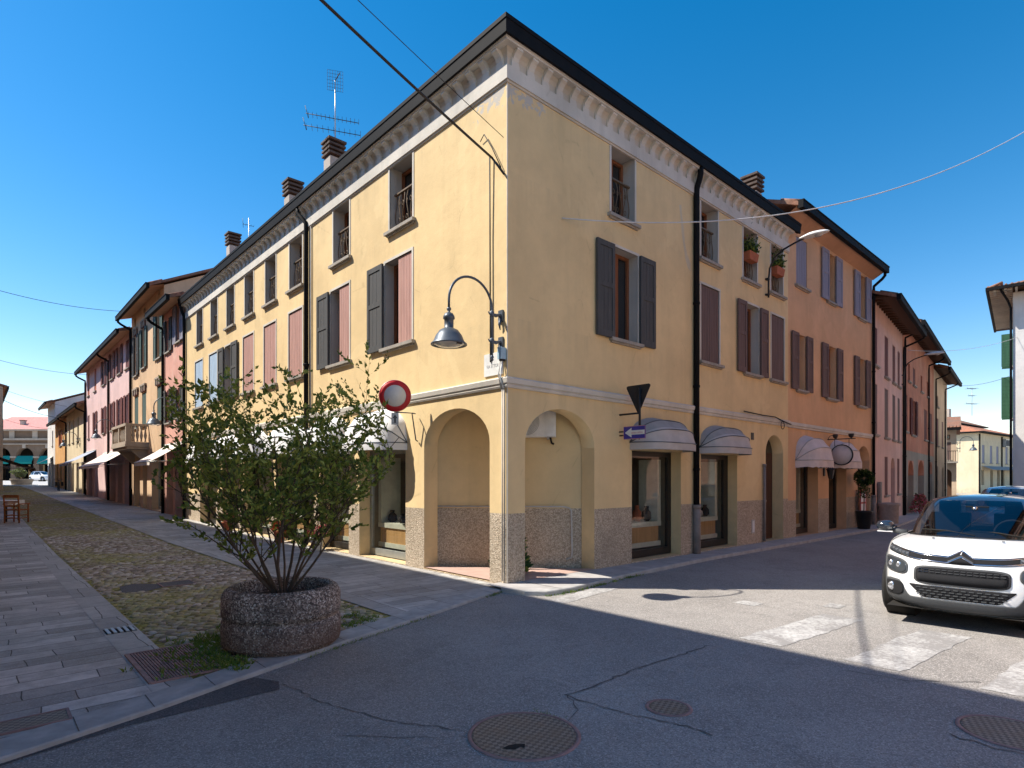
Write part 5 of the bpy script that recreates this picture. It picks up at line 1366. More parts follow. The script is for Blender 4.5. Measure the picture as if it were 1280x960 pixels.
# air conditioner on the portico wall
v = dg(.67, 2.64, .15); ac = empty('air_conditioner', locR(v[0], -v[1], 0), ANG + atan2(-2.05, 1.87), 'white air conditioner under the right corner arch', 'air conditioner')
mb = MB(); mb.box(-.40, .40, -.14, .14, 2.40, 2.92, 'plastic_white'); mb.build('casing', ac)
mb = MB()
for k in range(9):
    q = .03 + k * .023; mb.lathe([(q, -.002), (q + .006, -.006), (q + .012, -.002)], (-.12, -.14, 2.66), 'signgrey', 28, 'y', capends=False)
mb.box(.2, .36, -.146, -.141, 2.46, 2.86, 'signwhite'); mb.build('fan_grille', ac)
mb = MB(); mb.box(-.3, -.26, -.14, .16, 2.36, 2.40, 'sill'); mb.box(.24, .28, -.14, .16, 2.36, 2.40, 'sill'); mb.tube([(.3, .05, 2.40), (.32, .08, 2.30), (.36, .1, 2.28)], .02, 'dark', 6); mb.build('bracket', ac)

# awnings
A_ = 'grey dutch awnings over the shop doors'
dutch_awning('grey dutch awning next to the black triangular sign', locR(4.08, .0, 2.34), ANG, frR, 1.86, .52, .58, 'greycloth', 'greycloth2', A_, .14)
dutch_awning('grey dutch awning between downpipe and arched door', locR(6.6, .0, 2.34), ANG, frR, 1.80, .52, .56, 'greycloth', 'greycloth2', A_, .14)
A2 = 'white scalloped awnings on the orange house'
dutch_awning('white scalloped awning left of the round sign', locR(11.67, .0, 2.16), ANG, frR, 1.72, .72, .6, 'pinkcloth', 'pinkcloth', A2, .2, True)
dutch_awning('white scalloped awning right of the round sign', locR(14.1, .0, 2.16), ANG, frR, 1.64, .70, .6, 'pinkcloth', 'pinkcloth', A2, .2, True)
for (a, b), q in zip(shopL, ('nearest the corner, beside the no entry sign', 'second from the corner behind the bush', 'third from the corner, the wide one behind the bush', 'fourth from the corner behind the bush', 'fifth from the corner behind the bush', 'farthest from the corner, at the end of the yellow house')):
    dutch_awning('white awning ' + q, locL((a + b) / 2, 0, 2.33), ANG, frL, b - a + .14, .72, .62, 'whitecloth', 'whitecloth', 'white awnings on the yellow house', .14)
slope_awning('white sloping awning on the red house', locL(20.5, 0, 3.05), ANG, frL, 2.9, 1.15, .75, 'creamcloth', 'sloping awnings on the left street')
slope_awning('wide cream sloping awning on the pink house', locL(34.2, 0, 3.2), ANG, frL, 8.2, 1.3, .85, 'creamcloth', 'sloping awnings on the left street')
slope_awning('blue grey sloping awning at the far end of the pink house', locL(44.0, 0, 3.55), ANG, frL, 5.6, 1.5, .9, 'bluecloth', 'sloping awnings on the left street')
slope_awning('small white awning on the narrow white end house', locL(71.5, 0, 3.9), ANG, frL, 3.5, 1.4, .8, 'creamcloth', 'sloping awnings on the left street')
slope_awning('dark brown awning reaching in from the left edge', W(36, -5.75, 3.05), ANG, lambda s, o, z: (o, s, z), 5.0, 2.1, .85, 'darkbrownwood', None)

# round shop sign
rs_ = empty('shop_sign', locR(13.22, 0, 0), ANG, 'round pale shop sign with a black rim hanging between the white awnings', 'shop sign')
mb = MB(); mb.lathe([(.0, -.015), (.29, -.015), (.29, .015), (.0, .015)], (0, -.40, 2.36), 'pinkcloth', 36, 'x', capends=False); mb.build('disc', rs_)
mb = MB(); mb.lathe([(.29, -.03), (.315, -.03), (.315, .03), (.29, .03), (.29, -.03)], (0, -.40, 2.36), 'signback', 36, 'x', capends=False); mb.build('rim', rs_)
mb = MB(); mb.tube([(0, .0, 2.84), (0, -.78, 2.84)], .014, 'iron', 8); mb.tube([(0, -.2, 2.84), (0, -.2, 2.62)], .008, 'iron', 6); mb.tube([(0, -.6, 2.84), (0, -.6, 2.62)], .008, 'iron', 6)
mb.tube([(0, -.02 - .12 * (1 - cos(a)), 2.84 + .12 * sin(a)) for a in [pi * k / 10 for k in range(11)]], .008, 'iron', 6)
mb.build('sign_bracket', rs_)
for y, lb in ((-.3, 'left'), (-.72, 'right')):
    pass
sp = MB()
for y in (-.22, -.66): sp.lathe([(.02, 0), (.06, .03), (.08, .1), (.07, .13)], (0, y, 2.86), 'iron', 12); sp.tube([(0, y, 2.84), (0, y, 2.9)], .012, 'iron', 6)
sp.build('sign_light', rs_)
# dark wall lantern on the orange pillar
wl = empty('wall_lantern', locR(12.9, 0, 1.62), ANG, 'small black wall lantern on the pillar between the white awnings', 'lantern')
mb = MB(); mb.box(-.05, .05, -.03, 0, .1, .5, 'iron'); mb.tube([(0, -.02, .45), (0, -.12, .52), (0, -.2, .46)], .014, 'iron', 6); mb.build('bracket', wl)
mb = MB(); mb.lathe([(.06, 0), (.11, .26), (.13, .28), (.03, .38), (.02, .42)], (0, -.2, .02), 'iron', 6, smooth=False); mb.build('lantern_cage', wl)
# house number by the arched door
hn = MB(frR); hn.box(-.07, .07, -.002, .012, -.09, .09, 'signback'); ho = hn.build('house_number_plate'); ho.location = locR(8.22, 0, 2.70); ho.rotation_euler = (0, 0, ANG); tag(ho, 'tiny dark house number plate between grey awning and arched door', 'number plate')
# potted topiary, display board, stone basin, pink flowers
tp = empty('plant_pot', locR(15.15, .42, .02), ANG, 'tall dark tapered plant pot on the pavement of the orange house', 'plant pot')
mb = MB(); mb.lathe([(.17, 0), (.18, .02), (.235, .52), (.255, .53), (.255, .58), (.225, .58), (.215, .52)], (0, 0, 0), 'shopframe', 28, capends=False); mb.lathe([(.21, .53), (.001, .54)], (0, 0, 0), 'soil', 20, capends=False); mb.build('pot', tp)
tr = empty('topiary_tree', locR(15.15, .42, .55), 0, 'ball shaped dark topiary in the tall dark pot', 'plant'); mb = MB(); mb.tube([(0, 0, 0), (.01, 0, .5), (0, 0, .95)], .016, 'bark', 6); mb.build('trunk', tr)
lf = MB(); r = random.Random(8)
for i in range(1300):
    d = Vector((r.gauss(0, 1), r.gauss(0, 1), r.gauss(0, 1))).normalized(); q = .27 * r.random() ** .4; leaf_faces(lf, (d.x * q, d.y * q, 1.12 + d.z * q * .9), d + Vector((0, 0, .2)), .07, ['darkleaf', 'darkleaf', 'leaf_c'], r)
for i in range(160): leaf_faces(lf, (r.uniform(-.15, .15), r.uniform(-.15, .15), r.uniform(.45, .85)), (r.uniform(-1, 1), r.uniform(-1, 1), .5), .08, ['darkleaf', 'leaf_c'], r)
lf.build('crown', tr, weld=False, recalc=False)
db = empty('display_board', locR(15.95, .14, .02), ANG, 'red framed display board standing by the last arch of the orange house', 'display board')
mb = MB(frR)
for x in (-.28, .24): mb.box(x, x + .04, 0, .03, 0, 1.25, 'redwhite')
for z in (.1, .78, 1.21): mb.box(-.239, .239, 0.001, .028, z, z + .06, 'redwhite')
mb.build('frame', db); mb = MB(frR); mb.box(-.238, .238, .01, .02, .162, .778, 'cloth_white'); mb.box(-.238, .238, .01, .02, .842, 1.208, 'cloth_white'); mb.build('panel', db)
bs = empty('stone_basin', P2(1.05, .34, .02), ANG2, 'round grey stone basin against the rose house', 'basin')
mb = MB(); mb.lathe([(.30, 0), (.31, .02), (.33, .62), (.37, .66), (.37, .74), (.31, .74), (.29, .6)], (0, 0, 0), 'basin', 28, capends=False); mb.lathe([(.3, .66), (.001, .66)], (0, 0, 0), 'dark', 20, capends=False); mb.build('bowl', bs)
mb = MB(frR); mb.box(-.14, .14, -.3, -.22, .7, 1.5, 'greypipe'); mb.build('back_post', bs)
pf = conifer('flowering_plant', 'round pink flowering plant by the arches of the brick red house', P2(8.6, .45, .0), .9, .42, ['flowerpink', 'flowerpink', 'signpink', 'leaf_c'], 700, 12, .12)
# flower boxes hanging on two upper railings
for k, (s, lb) in enumerate(((8.1, 'terracotta flower box on the upper window left of the white oval lamp'), (9.63, 'terracotta flower box on the upper window right of the lamp arm'))):
    fb = empty('flower_box', locR(s, .02, 7.22), ANG, lb, 'flower box', 'terracotta flower boxes on upper windows')
    mb = MB(frR); mb.poly([(-.2, -.08, -.2), (.2, -.08, -.2), (.24, -.1, 0), (-.24, -.1, 0)], 'terracotta'); mb.poly([(-.2, .08, -.2), (.2, .08, -.2), (.24, .1, 0), (-.24, .1, 0)], 'terracotta')
    for x in (-1, 1): mb.poly([(.2 * x, -.08, -.2), (.2 * x, .08, -.2), (.24 * x, .1, 0), (.24 * x, -.1, 0)], 'terracotta')
    mb.poly([(-.2, -.08, -.2), (.2, -.08, -.2), (.2, .08, -.2), (-.2, .08, -.2)], 'terracotta'); mb.poly([(-.23, -.095, -.02), (.23, -.095, -.02), (.23, .095, -.02), (-.23, .095, -.02)], 'soil'); mb.build('box', fb)
    lf = MB(); r = random.Random(20 + k)
    for i in range(420): a = r.uniform(0, 2 * pi); leaf_faces(lf, (r.uniform(-.22, .22), r.uniform(-.12, .12), abs(r.gauss(0, .16))), (cos(a), sin(a), r.uniform(.2, 1.6)), .08, ['darkleaf', 'leaf_c', 'leaf_a'], r)
    lf.build('foliage', fb, weld=False, recalc=False)
# pots of flowers in front of the left shop windows
for k, (t, lb, m) in enumerate(((6.35, 'red potted flowers on the left pavement second shop', 'flowerpink'), (8.6, 'red potted flowers below the third shop window', 'signred'), (12.9, 'red potted flowers by the fifth shop opening', 'flowerpink'))):
    pp = empty('flower_pot', locL(t, .22, -.018), ANG, lb, 'flower pot', 'flower pots on the left pavement'); mb = MB(); mb.lathe([(.11, 0), (.15, .26), (.165, .27), (.165, .3), (.13, .3)], (0, 0, 0), 'terracotta' if k else 'signwhite', 18, capends=False); mb.lathe([(.14, .27), (.001, .28)], (0, 0, 0), 'soil', 12, capends=False); mb.build('pot', pp)
    lf = MB(); r = random.Random(40 + k)
    for i in range(320): a = r.uniform(0, 2 * pi); q = .2 * sqrt(r.random()); leaf_faces(lf, (q * cos(a), q * sin(a), .3 + r.random() * .26), (cos(a), sin(a), r.uniform(.2, 1.4)), .08, [m, 'leaf_a', m], r)
    lf.build('flowers', pp, weld=False, recalc=False)

# cables
def cable(label, p0, p1, sag, rad, mat='cable', n=26, extra=()):
    mb = MB(); p0 = Vector(p0); p1 = Vector(p1); pts = []
    for i in range(n + 1):
        f = i / n; q = p0.lerp(p1, f); q.z -= sag * 4 * f * (1 - f); pts.append(q)
    mb.tube(pts, rad, mat, 6)
    for e in extra: mb.tube(e[0], e[1], mat, 6)
    o = mb.build('cable'); tag(o, label, 'cable'); return o
o_ = .05
cable('thick black cable from the yellow wall up over the street', W(.30, -o_, 6.72), (-3.89, 3.45, 7.16), .07, .019, extra=[([W(.30, -o_, 6.72), W(.02, -o_, 6.36)], .017), ([W(.36, -o_, 6.78), W(.37, -.035, 5.5), W(.36, -.035, 3.5)], .013), ([W(.62, -.03, 7.12), W(.5, -.05, 7.18), W(.32, -.04, 6.9), W(.1, -.04, 6.5)], .008)])
cable('thin wire beside the thick black cable over the corner', W(.03, -o_, 6.93), (-3.89, 3.45, 7.34), .03, .005)
cable('white wire slung across the right street', locR(1.22, .03, 6.04), locR(13.8, 5.4, 10.9), 1.0, .011, 'whitecable', 40)
for t0, z0, t1, z1, lb in ((30.2, 10.55, 27.2, 9.9, 'highest thin wire across the left street'), (45.0, 9.1, 40.5, 9.0, 'second thin wire across the left street'), (58.0, 8.0, 52.0, 8.9, 'third thin wire across the left street'), (66.0, 7.6, 60.0, 8.6, 'fourth dark wire across the left street'), (72, 6.9, 62.0, 7.1, 'lowest thin wire across the left street')):
    cable(lb, W(t0, 0, z0), W(t1, -5.7 if t1 < 58 else -4.6, z1), .22, .012 if 'dark' not in lb else .02)
cable('thin wire across the right street before the white house', P2(8.5, 0, 7.6), (27.4, 31.9, 9.3), .3, .01, 'whitecable'); cable('lower thin wire across the right street before the white house', P2(24, 0, 7.9), (27.4, 32.3, 7.3), .3, .01, 'cable')
cb_ = MB(frR)
cb_.tube([(7.6, .09, 3.27), (8.6, .10, 3.245), (9.3, .1, 3.25), (9.9, .10, 3.16), (10.3, .1, 3.12)], .014, 'cable', 6); cb_.tube([(9.75 + .10 * cos(a), .105, 3.06 + .10 * sin(a)) for a in [2 * pi * k / 18 for k in range(19)]], .01, 'cable', 6)
co = cb_.build('cable'); co.location = (C[0], C[1], 0); co.rotation_euler = (0, 0, ANG); tag(co, 'black cable with a coiled loop along the ledge of the right facade', 'cable')

# aerials
def aerial(label, loc, rz, h, yagis, grid=True, s=1.0):
    a = empty('aerial', loc, rz, label, 'aerial'); mb = MB(); mb.tube([(0, 0, -.1), (0, 0, h)], .016 * s, 'signgrey', 6); mb.build('mast', a)
    for z, L, n, hw in yagis:
        mb = MB(); mb.tube([(-L * .55, 0, z), (L * .45, 0, z - .04 * L)], .010 * s, 'iron', 5)
        for k in range(n): x = -L * .5 + L * .95 * k / (n - 1); mb.tube([(x, -hw, z - .02 * L), (x, hw, z - .02 * L)], .005 * s, 'iron', 4, False)
        mb.tube([(-L * .5, 0, z - .12), (-L * .56, 0, z + .2)], .008 * s, 'iron', 4)
        mb.build('antenna', a)
    if grid:
        mb = MB()
        for k in range(7): mb.tube([(-.2 + .066 * k, 0, h - .28), (-.2 + .066 * k, .02, h + .28)], .004, 'iron', 4, False); mb.tube([(-.2, .0, h - .27 + .09 * k), (.2, 0, h - .27 + .09 * k)], .004, 'iron', 4, False)
        mb.tube([(0, 0, h), (.12, -.2, h + .1)], .012, 'iron', 5); mb.build('panel_antenna', a)
    return a
aerial('television aerial with two long booms on the right roof chimney of the yellow house', locL(7.95, -1.0, 10.63), radians(15), 1.6, ((.62, 1.35, 13, .13), (.30, 1.45, 11, .16)))
aerial('small television aerial between the far chimneys of the yellow roof', locL(14.6, -1.0, 9.0), radians(30), 1.75, ((1.5, .35, 5, .10),), False, .8)
aerial('tall double aerial on the roof of the far cream villa', (57.5, 73.6, 9.6), radians(10), 3.4, ((1.4, 1.5, 8, .4), (2.4, .9, 6, .3), (3.3, 1.3, 8, .4)), False, 1.8)

# cafe chair and table on the left pavement
ch = empty('chair', (-17.25, 20.5, -.02 + rise(19.8)), radians(6), 'orange brown wooden chair seen from behind on the left pavement', 'chair')
def leg(x, y, h, nm='leg', lean=0):
    mb = MB(); mb.tube([(x, y, 0), (x, y, .45), (x, y - lean, h)], .024, 'chairwood', 6); return mb.build(nm, ch)
for x in (-.23, .23): leg(x, -.22, .96, lean=.05); leg(x, .22, .66)
mb = MB(); mb.box(-.25, .25, -.24, .25, .43, .47, 'chairwood'); mb.build('seat', ch)
mb = MB()
for z in (.56, .70, .87): mb.box(-.21, .21, -.29 + (.9 - z) * .08, -.265 + (.9 - z) * .08, z, z + (.055 if z < .8 else .10), 'chairwood')
mb.build('backrest', ch)
for x in (-.24, .24): mb = MB(); mb.box(x - .03, x + .03, -.25, .26, .64, .67, 'chairwood'); mb.build('armrest', ch)
mb = MB()
for z in (.15, .25): mb.box(-.22, .22, -.235, -.205, z, z + .03, 'chairwood'); mb.box(-.24, -.215, -.2, .2, z, z + .03, 'chairwood'); mb.box(.215, .24, -.2, .2, z, z + .03, 'chairwood')
mb.build('stretcher', ch)
tb = empty('cafe_table', (-18.2, 21.0, -.02 + rise(19.8)), radians(10), 'cafe table with dark legs beside the wooden chair', 'table')
mb = MB(); mb.box(-.4, .4, -.4, .4, .72, .75, 'chairwood'); mb.build('tabletop', tb)
for x in (-.34, .34):
    for y in (-.34, .34): mb = MB(); mb.box(x - .025, x + .025, y - .025, y + .025, 0, .72, 'iron'); mb.build('leg', tb)
tc = MB(); tc.box(-.46, .46, -.46, .46, .752, .757, 'cloth_white')
for i in range(4):
    c, s = cos(i * pi / 2), sin(i * pi / 2); n = 12
    tc.grid([[(c * .461 - s * x, s * .461 + c * x, z) for x, z in [(-.46 + .92 * k / n, .755) for k in range(n + 1)]], [(c * (.463 + .012 * sin(k * 1.7)) - s * x, s * (.463 + .012 * sin(k * 1.7)) + c * x, .6 + .02 * sin(k)) for k, x in enumerate([-.46 + .92 * k / n for k in range(n + 1)])]], 'cloth_white')
to = tc.build('tablecloth'); to.location = tb.location; to.rotation_euler = tb.rotation_euler; tag(to, 'white tablecloth on the cafe table at the left edge', 'tablecloth')
# bicycle by the far wall
bk = empty('bicycle', W(56.0, -.75, -.02 + rise(56)), ANG + pi / 2, 'dark bicycle with bags parked end on along the far left pavement', 'bicycle')
for x in (-.52, .52):
    mb = MB(); mb.tube([(x + .33 * cos(a), 0, .34 + .33 * sin(a)) for a in [2 * pi * k / 24 for k in range(25)]], .02, 'tyre', 6, False)
    for k in range(8): a = pi * k / 8; mb.tube([(x + .32 * cos(a), 0, .34 + .32 * sin(a)), (x - .32 * cos(a), 0, .34 - .32 * sin(a))], .004, 'chrome', 3, False)
    mb.build('wheel', bk)
mb = MB()
for p in (((-.52, 0, .34), (-.15, 0, .30)), ((-.15, 0, .30), (-.28, 0, .85)), ((-.28, 0, .78), (.34, 0, .80)), ((-.15, 0, .3), (.36, 0, .72)), ((-.52, 0, .34), (-.27, 0, .76)), ((.52, 0, .34), (.32, 0, .98))): mb.tube(p, .02, 'bikeblack', 6)
mb.build('frame', bk); mb = MB(); mb.tube([(.2, -.29, .98), (.32, -.1, 1.0), (.32, .1, 1.0), (.2, .29, .98)], .014, 'bikeblack', 6); mb.build('handlebar', bk)
mb = MB(); mb.lathe([(.0, 0), (.11, .01), (.1, .06), (0, .07)], (-.3, 0, .86), 'bikeblack', 12); mb.build('saddle', bk)
for y in (-.2, .2): mb = MB(); mb.box(-.68, -.38, y - .07, y + .07, .42, .76, 'dark'); mb.build('pannier', bk)
# planter with an olive bush in the square
tb_ = empty('planter', (-55.2, 66.3, rise(79.2)), 0, 'low stone planter in the square at the end of the left street', 'planter'); mb = MB(); mb.lathe([(.9, 0), (1.0, .55), (1.06, .56), (1.06, .66), (.9, .66), (.88, .5)], (0, 0, 0), 'stonearcade', 24, capends=False); mb.lathe([(.9, .56), (.001, .56)], (0, 0, 0), 'soil', 16, capends=False); mb.build('bowl', tb_)
shrub('olive_bush', 'grey green olive bush in the far stone planter', (-55.2, 66.3, rise(79.2) + .55), 7, .7, 1.3, .9, 6, 5, .16, ['olive', 'olive', 'leaf_a'], seed=31, perleaf=6, r0=.03)

# ------------------------------------------------------------------ CARS
def catmull(vals, k):
    n = len(vals) - 1; i = min(int(k), n - 1); f = k - i
    p0, p1, p2, p3 = vals[max(i - 1, 0)], vals[i], vals[i + 1], vals[min(i + 2, n)]
    return .5 * ((2 * p1) + (-p0 + p2) * f + (2 * p0 - 5 * p1 + 4 * p2 - p3) * f * f + (-p0 + 3 * p1 - 3 * p2 + p3) * f ** 3)
#        zf    zs    xf    w     xr     n
RINGS = [(.19, .19, 1.90, .76, -1.80, 3.2), (.25, .24, 1.97, .835, -1.90, 3.3), (.36, .38, 2.0, .868, -1.98, 3.3), (.52, .55, 1.995, .872, -2.0, 3.2), (.66, .70, 1.965, .872, -1.99, 3.0),
         (.78, .82, 1.915, .862, -1.96, 2.9), (.865, .905, 1.80, .835, -1.93, 2.8), (.935, .955, 1.50, .775, -1.90, 2.7), (.985, .975, 1.18, .715, -1.87, 2.6)]
ROOFR = [(.985, .975, 1.18, .715, -1.87, 2.6), (1.13, 1.13, .82, .68, -1.80, 2.7), (1.29, 1.29, .42, .62, -1.66, 2.8), (1.405, 1.395, .12, .555, -1.48, 2.9), (1.452, 1.43, -.05, .47, -1.36, 2.9), (1.474, 1.462, -.28, .28, -1.1, 2.6), (1.48, 1.478, -.45, .05, -.8, 2.2)]
def ring_pt(R, k, th):
    zf, zs, xf, w, xr, n = [catmull([r[i] for r in R], k) for i in range(6)]
    c, s = cos(th), sin(th); x0 = .55 if R is RINGS else .0
    x0 = min(x0, xf - .25)
    a = (xf - x0) if c >= 0 else (x0 - xr)
    nn = n if c >= 0 else n * 1.3
    x = x0 + math.copysign(a * abs(c) ** (2 / nn), c); y = math.copysign(w * abs(s) ** (2 / nn), s)
    fs = min(1, abs(s) ** 2.0); z = zf + (zs - zf) * fs
    return (x, y, z)
def ring_grid(R, nk, nth):
    return [[ring_pt(R, (len(R) - 1) * i / nk, 2 * pi * j / nth) for j in range(nth)] for i in range(nk + 1)]
def make_car(name, label, loc, heading, paint, roofm, group=None, full=True):
    car = empty(name, loc, atan2(heading[1], heading[0]), label, 'car', group)
    nk, nth = (28, 128) if full else (14, 64)
    Gd = ring_grid(RINGS, nk, nth)
    WH = [(1.22, .34), (-1.32, .34)]
    V = [p for r_ in Gd for p in r_]; F = []; Fall = []
    for i in range(nk):
        for j in range(nth):
            f = (i * nth + j, i * nth + (j + 1) % nth, (i + 1) * nth + (j + 1) % nth, (i + 1) * nth + j); Fall.append(f)
            c = [sum(V[q][m] for q in f) / 4 for m in range(3)]
            if any(hypot(c[0] - x, c[2] - z) < .375 for x, z in WH) and abs(c[1]) > .55: continue
            F.append(f)
    mb = MB(); mb.faces(V, F, paint, True); bo = mb.build('body', car)
    bvh = BVHTree.FromPolygons([Vector(v) for v in V], Fall)
    def fx(y, z):
        h = bvh.ray_cast(Vector((4, y, z)), Vector((-1, 0, 0)))
        return h[0].x if h[0] else 1.2
    def patch(nm, P, off, m, thick=.02, parent=None, closed_rim=True):
        """P: grid of (y, z) laid on the nose, raised by off"""
        rows = [[(fx(y, z) + off, y, z) for y, z in r_] for r_ in P]
        mb = MB(); mb.grid(rows, m, True)
        nu, nv = len(P), len(P[0]); rim = [(0, j) for j in range(nv)] + [(i, nv - 1) for i in range(1, nu)] + [(nu - 1, j) for j in range(nv - 2, -1, -1)] + [(i, 0) for i in range(nu - 2, 0, -1)]
        a = [rows[i][j] for i, j in rim]; a.append(a[0]); b = [(x - thick, y, z) for x, y, z in a]
        mb.grid([a, b], m, False); return mb.build(nm, parent or car, recalc=True)
    def strip_(nm, y0, y1, zt, zb, off, m, n=24, k=3, **kw):
        return patch(nm, [[(y0 + (y1 - y0) * i / n, zb(y0 + (y1 - y0) * i / n) + (zt(y0 + (y1 - y0) * i / n) - zb(y0 + (y1 - y0) * i / n)) * j / k) for i in range(n + 1)] for j in range(k + 1)], off, m, **kw)
    def oval(nm, cy, cz, ry, rz, n, off, m, skew=0.0, parent=None, thick=.02, N=40):
        P = []
        for r_ in (0.02, .35, .7, .9, 1.0):
            row = []
            for k in range(N + 1):
                a = 2 * pi * k / N; c, s = cos(a), sin(a)
                yy = ry * r_ * math.copysign(abs(c) ** (2 / n), c); zz = rz * r_ * math.copysign(abs(s) ** (2 / n), s); row.append((cy + yy, cz + zz + skew * yy))
            P.append(row)
        rows = [[(fx(y, z) + off, y, z) for y, z in r_] for r_ in P]; mb = MB(); mb.grid(rows, m, True); mb.grid([rows[-1], [(x - thick, y, z) for x, y, z in rows[-1]]], m, False)
        return mb.build(nm, parent or car)
    # greenhouse
    gk, gt = (24, 128) if full else (12, 64)
    Rg = ring_grid(ROOFR, gk, gt); roofs = []; glass = []; pil = []; sideg = []
    for i in range(gk):
        k = (i + .5) / gk * 6
        for j in range(gt):
            f = [Rg[i][j], Rg[i][(j + 1) % gt], Rg[i + 1][(j + 1) % gt], Rg[i + 1][j]]
            th = (j + .5) / gt * 360; th = min(th, 360 - th)
            if k > 3.0: roofs.append(f)
            elif th < 42: glass.append(f)
            elif th < 55 or 100 < th < 105 or 137 < th < 146: pil.append((f, (j > gt / 2, th < 60, th < 120)))
            else: sideg.append(f)
    def faces_obj(nm, fs, m, parent=None):
        mb = MB()
        for f in fs: mb.poly(f, m, True)
        return mb.build(nm, parent or car)
    ro = faces_obj('roof', roofs, roofm); faces_obj('windscreen', glass, 'carglass'); 
    grp = {}
    for f, key in pil: grp.setdefault(key, []).append(f)
    for q in grp.values(): faces_obj('pillar', q, roofm)
    faces_obj('side_window', sideg, 'carglass')
    # dark cowl under the screen, cabin
    mb = MB(); cw = [ring_pt(RINGS, 8, 2 * pi * j / 64) for j in range(64)]
    mb.poly([(x, y, z - .02) for x, y, z in cw], 'dark')
    mb.build('dashboard', car)
    mb = MB(); rows = []
    for q in (7.80, 8.0): rows.append([(lambda p: (p[0] + .006, p[1], p[2] + .007))(ring_pt(RINGS, q, radians(a))) for a in range(-60, 61, 4)])
    mb.grid(rows, 'dark'); mb.build('cowl', car)
    for y in (-.36, .36):
        mb = MB(); mb.box(-.35, -.18, y - .23, y + .23, .9, 1.22, 'seat'); mb.box(-.33, -.2, y - .12, y + .12, 1.22, 1.38, 'seat'); mb.build('front_seat', car)
    mb = MB(); mb.tube([(.42 - .0, .36 + .18 * cos(a), 1.0 + .17 * sin(a)) for a in [2 * pi * k / 20 for k in range(21)]], .016, 'seat', 6); mb.build('steering_wheel', car)
    mb = MB(); mb.box(.30, .33, -.12, .12, 1.27, 1.335, 'dark'); mb.lathe([(.0, 0), (.035, .01), (.035, .03), (.0, .04)], (.36, -.02, 1.30), 'chrome', 12, 'x'); mb.build('rear_view_mirror', car)
    # door mirrors
    for s in (-1, 1):
        mb = MB(); rows = []
        for i in range(9):
            u = -1 + 2 * i / 8; q = sqrt(max(0, 1 - abs(u) ** 2.4)); rows.append([(.72 + .09 * q * cos(a) + .02, s * (.955 + .115 * u), 1.055 + .075 * q * sin(a)) for a in [2 * pi * k / 14 for k in range(14)]])
        mb.grid(rows, roofm, True, True); mr = mb.build('door_mirror', car)
        mb = MB(); mb.tube([(.74, s * .70, .975), (.74, s * .88, 1.0)], [.04, .028], 'carcladding', 8); mb.build('mirror_stalk', mr)
        mb = MB(); mb.box(.73, .80, s * 1.04, s * .86, .975, .99, 'carwhite'); mb.build('mirror_base', mr)
    # wheels
    for x, z in WH:
        for s in (-1, 1):
            mb = MB(); mb.lathe([(.22, -.09), (.30, -.095), (.325, -.07), (.33, -.03), (.33, .03), (.325, .07), (.30, .095), (.22, .09)], (x, s * .745, .33), 'tyre', 36, 'y', capends=False); wl_ = mb.build('wheel', car)
            mb = MB(); mb.lathe([(.22, .0), (.21, .06), (.05, .075), (.0, .07)], (x, s * .745, .33), 'rim', 36, 'y', capends=False) if s > 0 else mb.lathe([(.22, .0), (.21, -.06), (.05, -.075), (.0, -.07)], (x, s * .745, .33), 'rim', 36, 'y', capends=False)
            for k in range(5):
                a = 2 * pi * k / 5; y = s * (.745 + .078); mb.tube([(x, y, .33), (x + .2 * cos(a), y - s * .012, .33 + .2 * sin(a))], .022, 'rim', 6)
            mb.build('rim', wl_)
            mb = MB(); pts = []
            for q in range(-14, 195, 8):
                px_, pz_ = x + .392 * cos(radians(q)), .335 + .392 * sin(radians(q)); h = bvh.ray_cast(Vector((px_, 3 * s, pz_)), Vector((0, -s, 0)))
                if h[0]: pts.append((px_, h[0].y - s * .012, pz_))
            mb.tube(pts, .026, 'carcladding', 8); mb.build('wheel_arch', car)
            mb = MB(); mb.lathe([(.375, 0), (.375, -.3 * s)], (x, s * .80, .335), 'dark', 28, 'y', capends=False); mb.poly([(x + .375 * cos(a), s * .50, .335 + .375 * sin(a)) for a in [2 * pi * k / 28 for k in range(28)]], 'dark'); mb.build('wheel_well', car)
    if not full: return car
    # nose: lower grey cladding sweeping up round the fog lamps
    def clt(y):
        a = abs(y); 
        if a < .46: return .335
        if a < .60: f = (a - .46) / .14; return .335 + .17 * (f * f * (3 - 2 * f))
        return .505 - max(0, a - .70) * .35
    strip_('bumper_cladding', -.845, .845, clt, lambda y: .205 + .02 * abs(y), .010, 'carcladding', 72, 8)
    strip_('lower_grille', -.475, .475, lambda y: .482, lambda y: .345 + .125 * max(0, abs(y) - .34) / .135, .004, 'cargrille', 44, 4)
    mb = MB()
    for row in range(4):
        for k in range(13):
            y = -.42 + k * .07 + (row % 2) * .035; z = .365 + row * .03
            if abs(y) < .36 + row * .028: mb.box(fx(y, z) + .004, fx(y, z) + .012, y - .022, y + .022, z - .006, z + .004, 'carcladding')
    mb.build('grille_mesh', car)
    oval('upper_grille', 0, .60, .435, .105, 5.0, .010, 'carcladding'); gr_ = oval('grille_insert', 0, .60, .415, .088, 5.0, .013, 'cargrille')
    for zz_ in (.634, .662):
        mb = MB()
        for k in range(14):
            y = -.37 + k * .057; mb.box(fx(y, zz_) + .012, fx(y, zz_) + .022, y - .021, y + .021, zz_, zz_ + .006, 'chrome' if k < 2 else 'carcladding')
        mb.build('grille_mesh', gr_)
    strip_('number_plate_holder', -.40, .40, lambda y: .612, lambda y: .53, .022, 'cargrille', 20, 2)
    # light bar with the chrome chevrons
    def zc(y): a = abs(y); return .775 + .035 * a + .16 * max(0, a - .35) ** 1.35
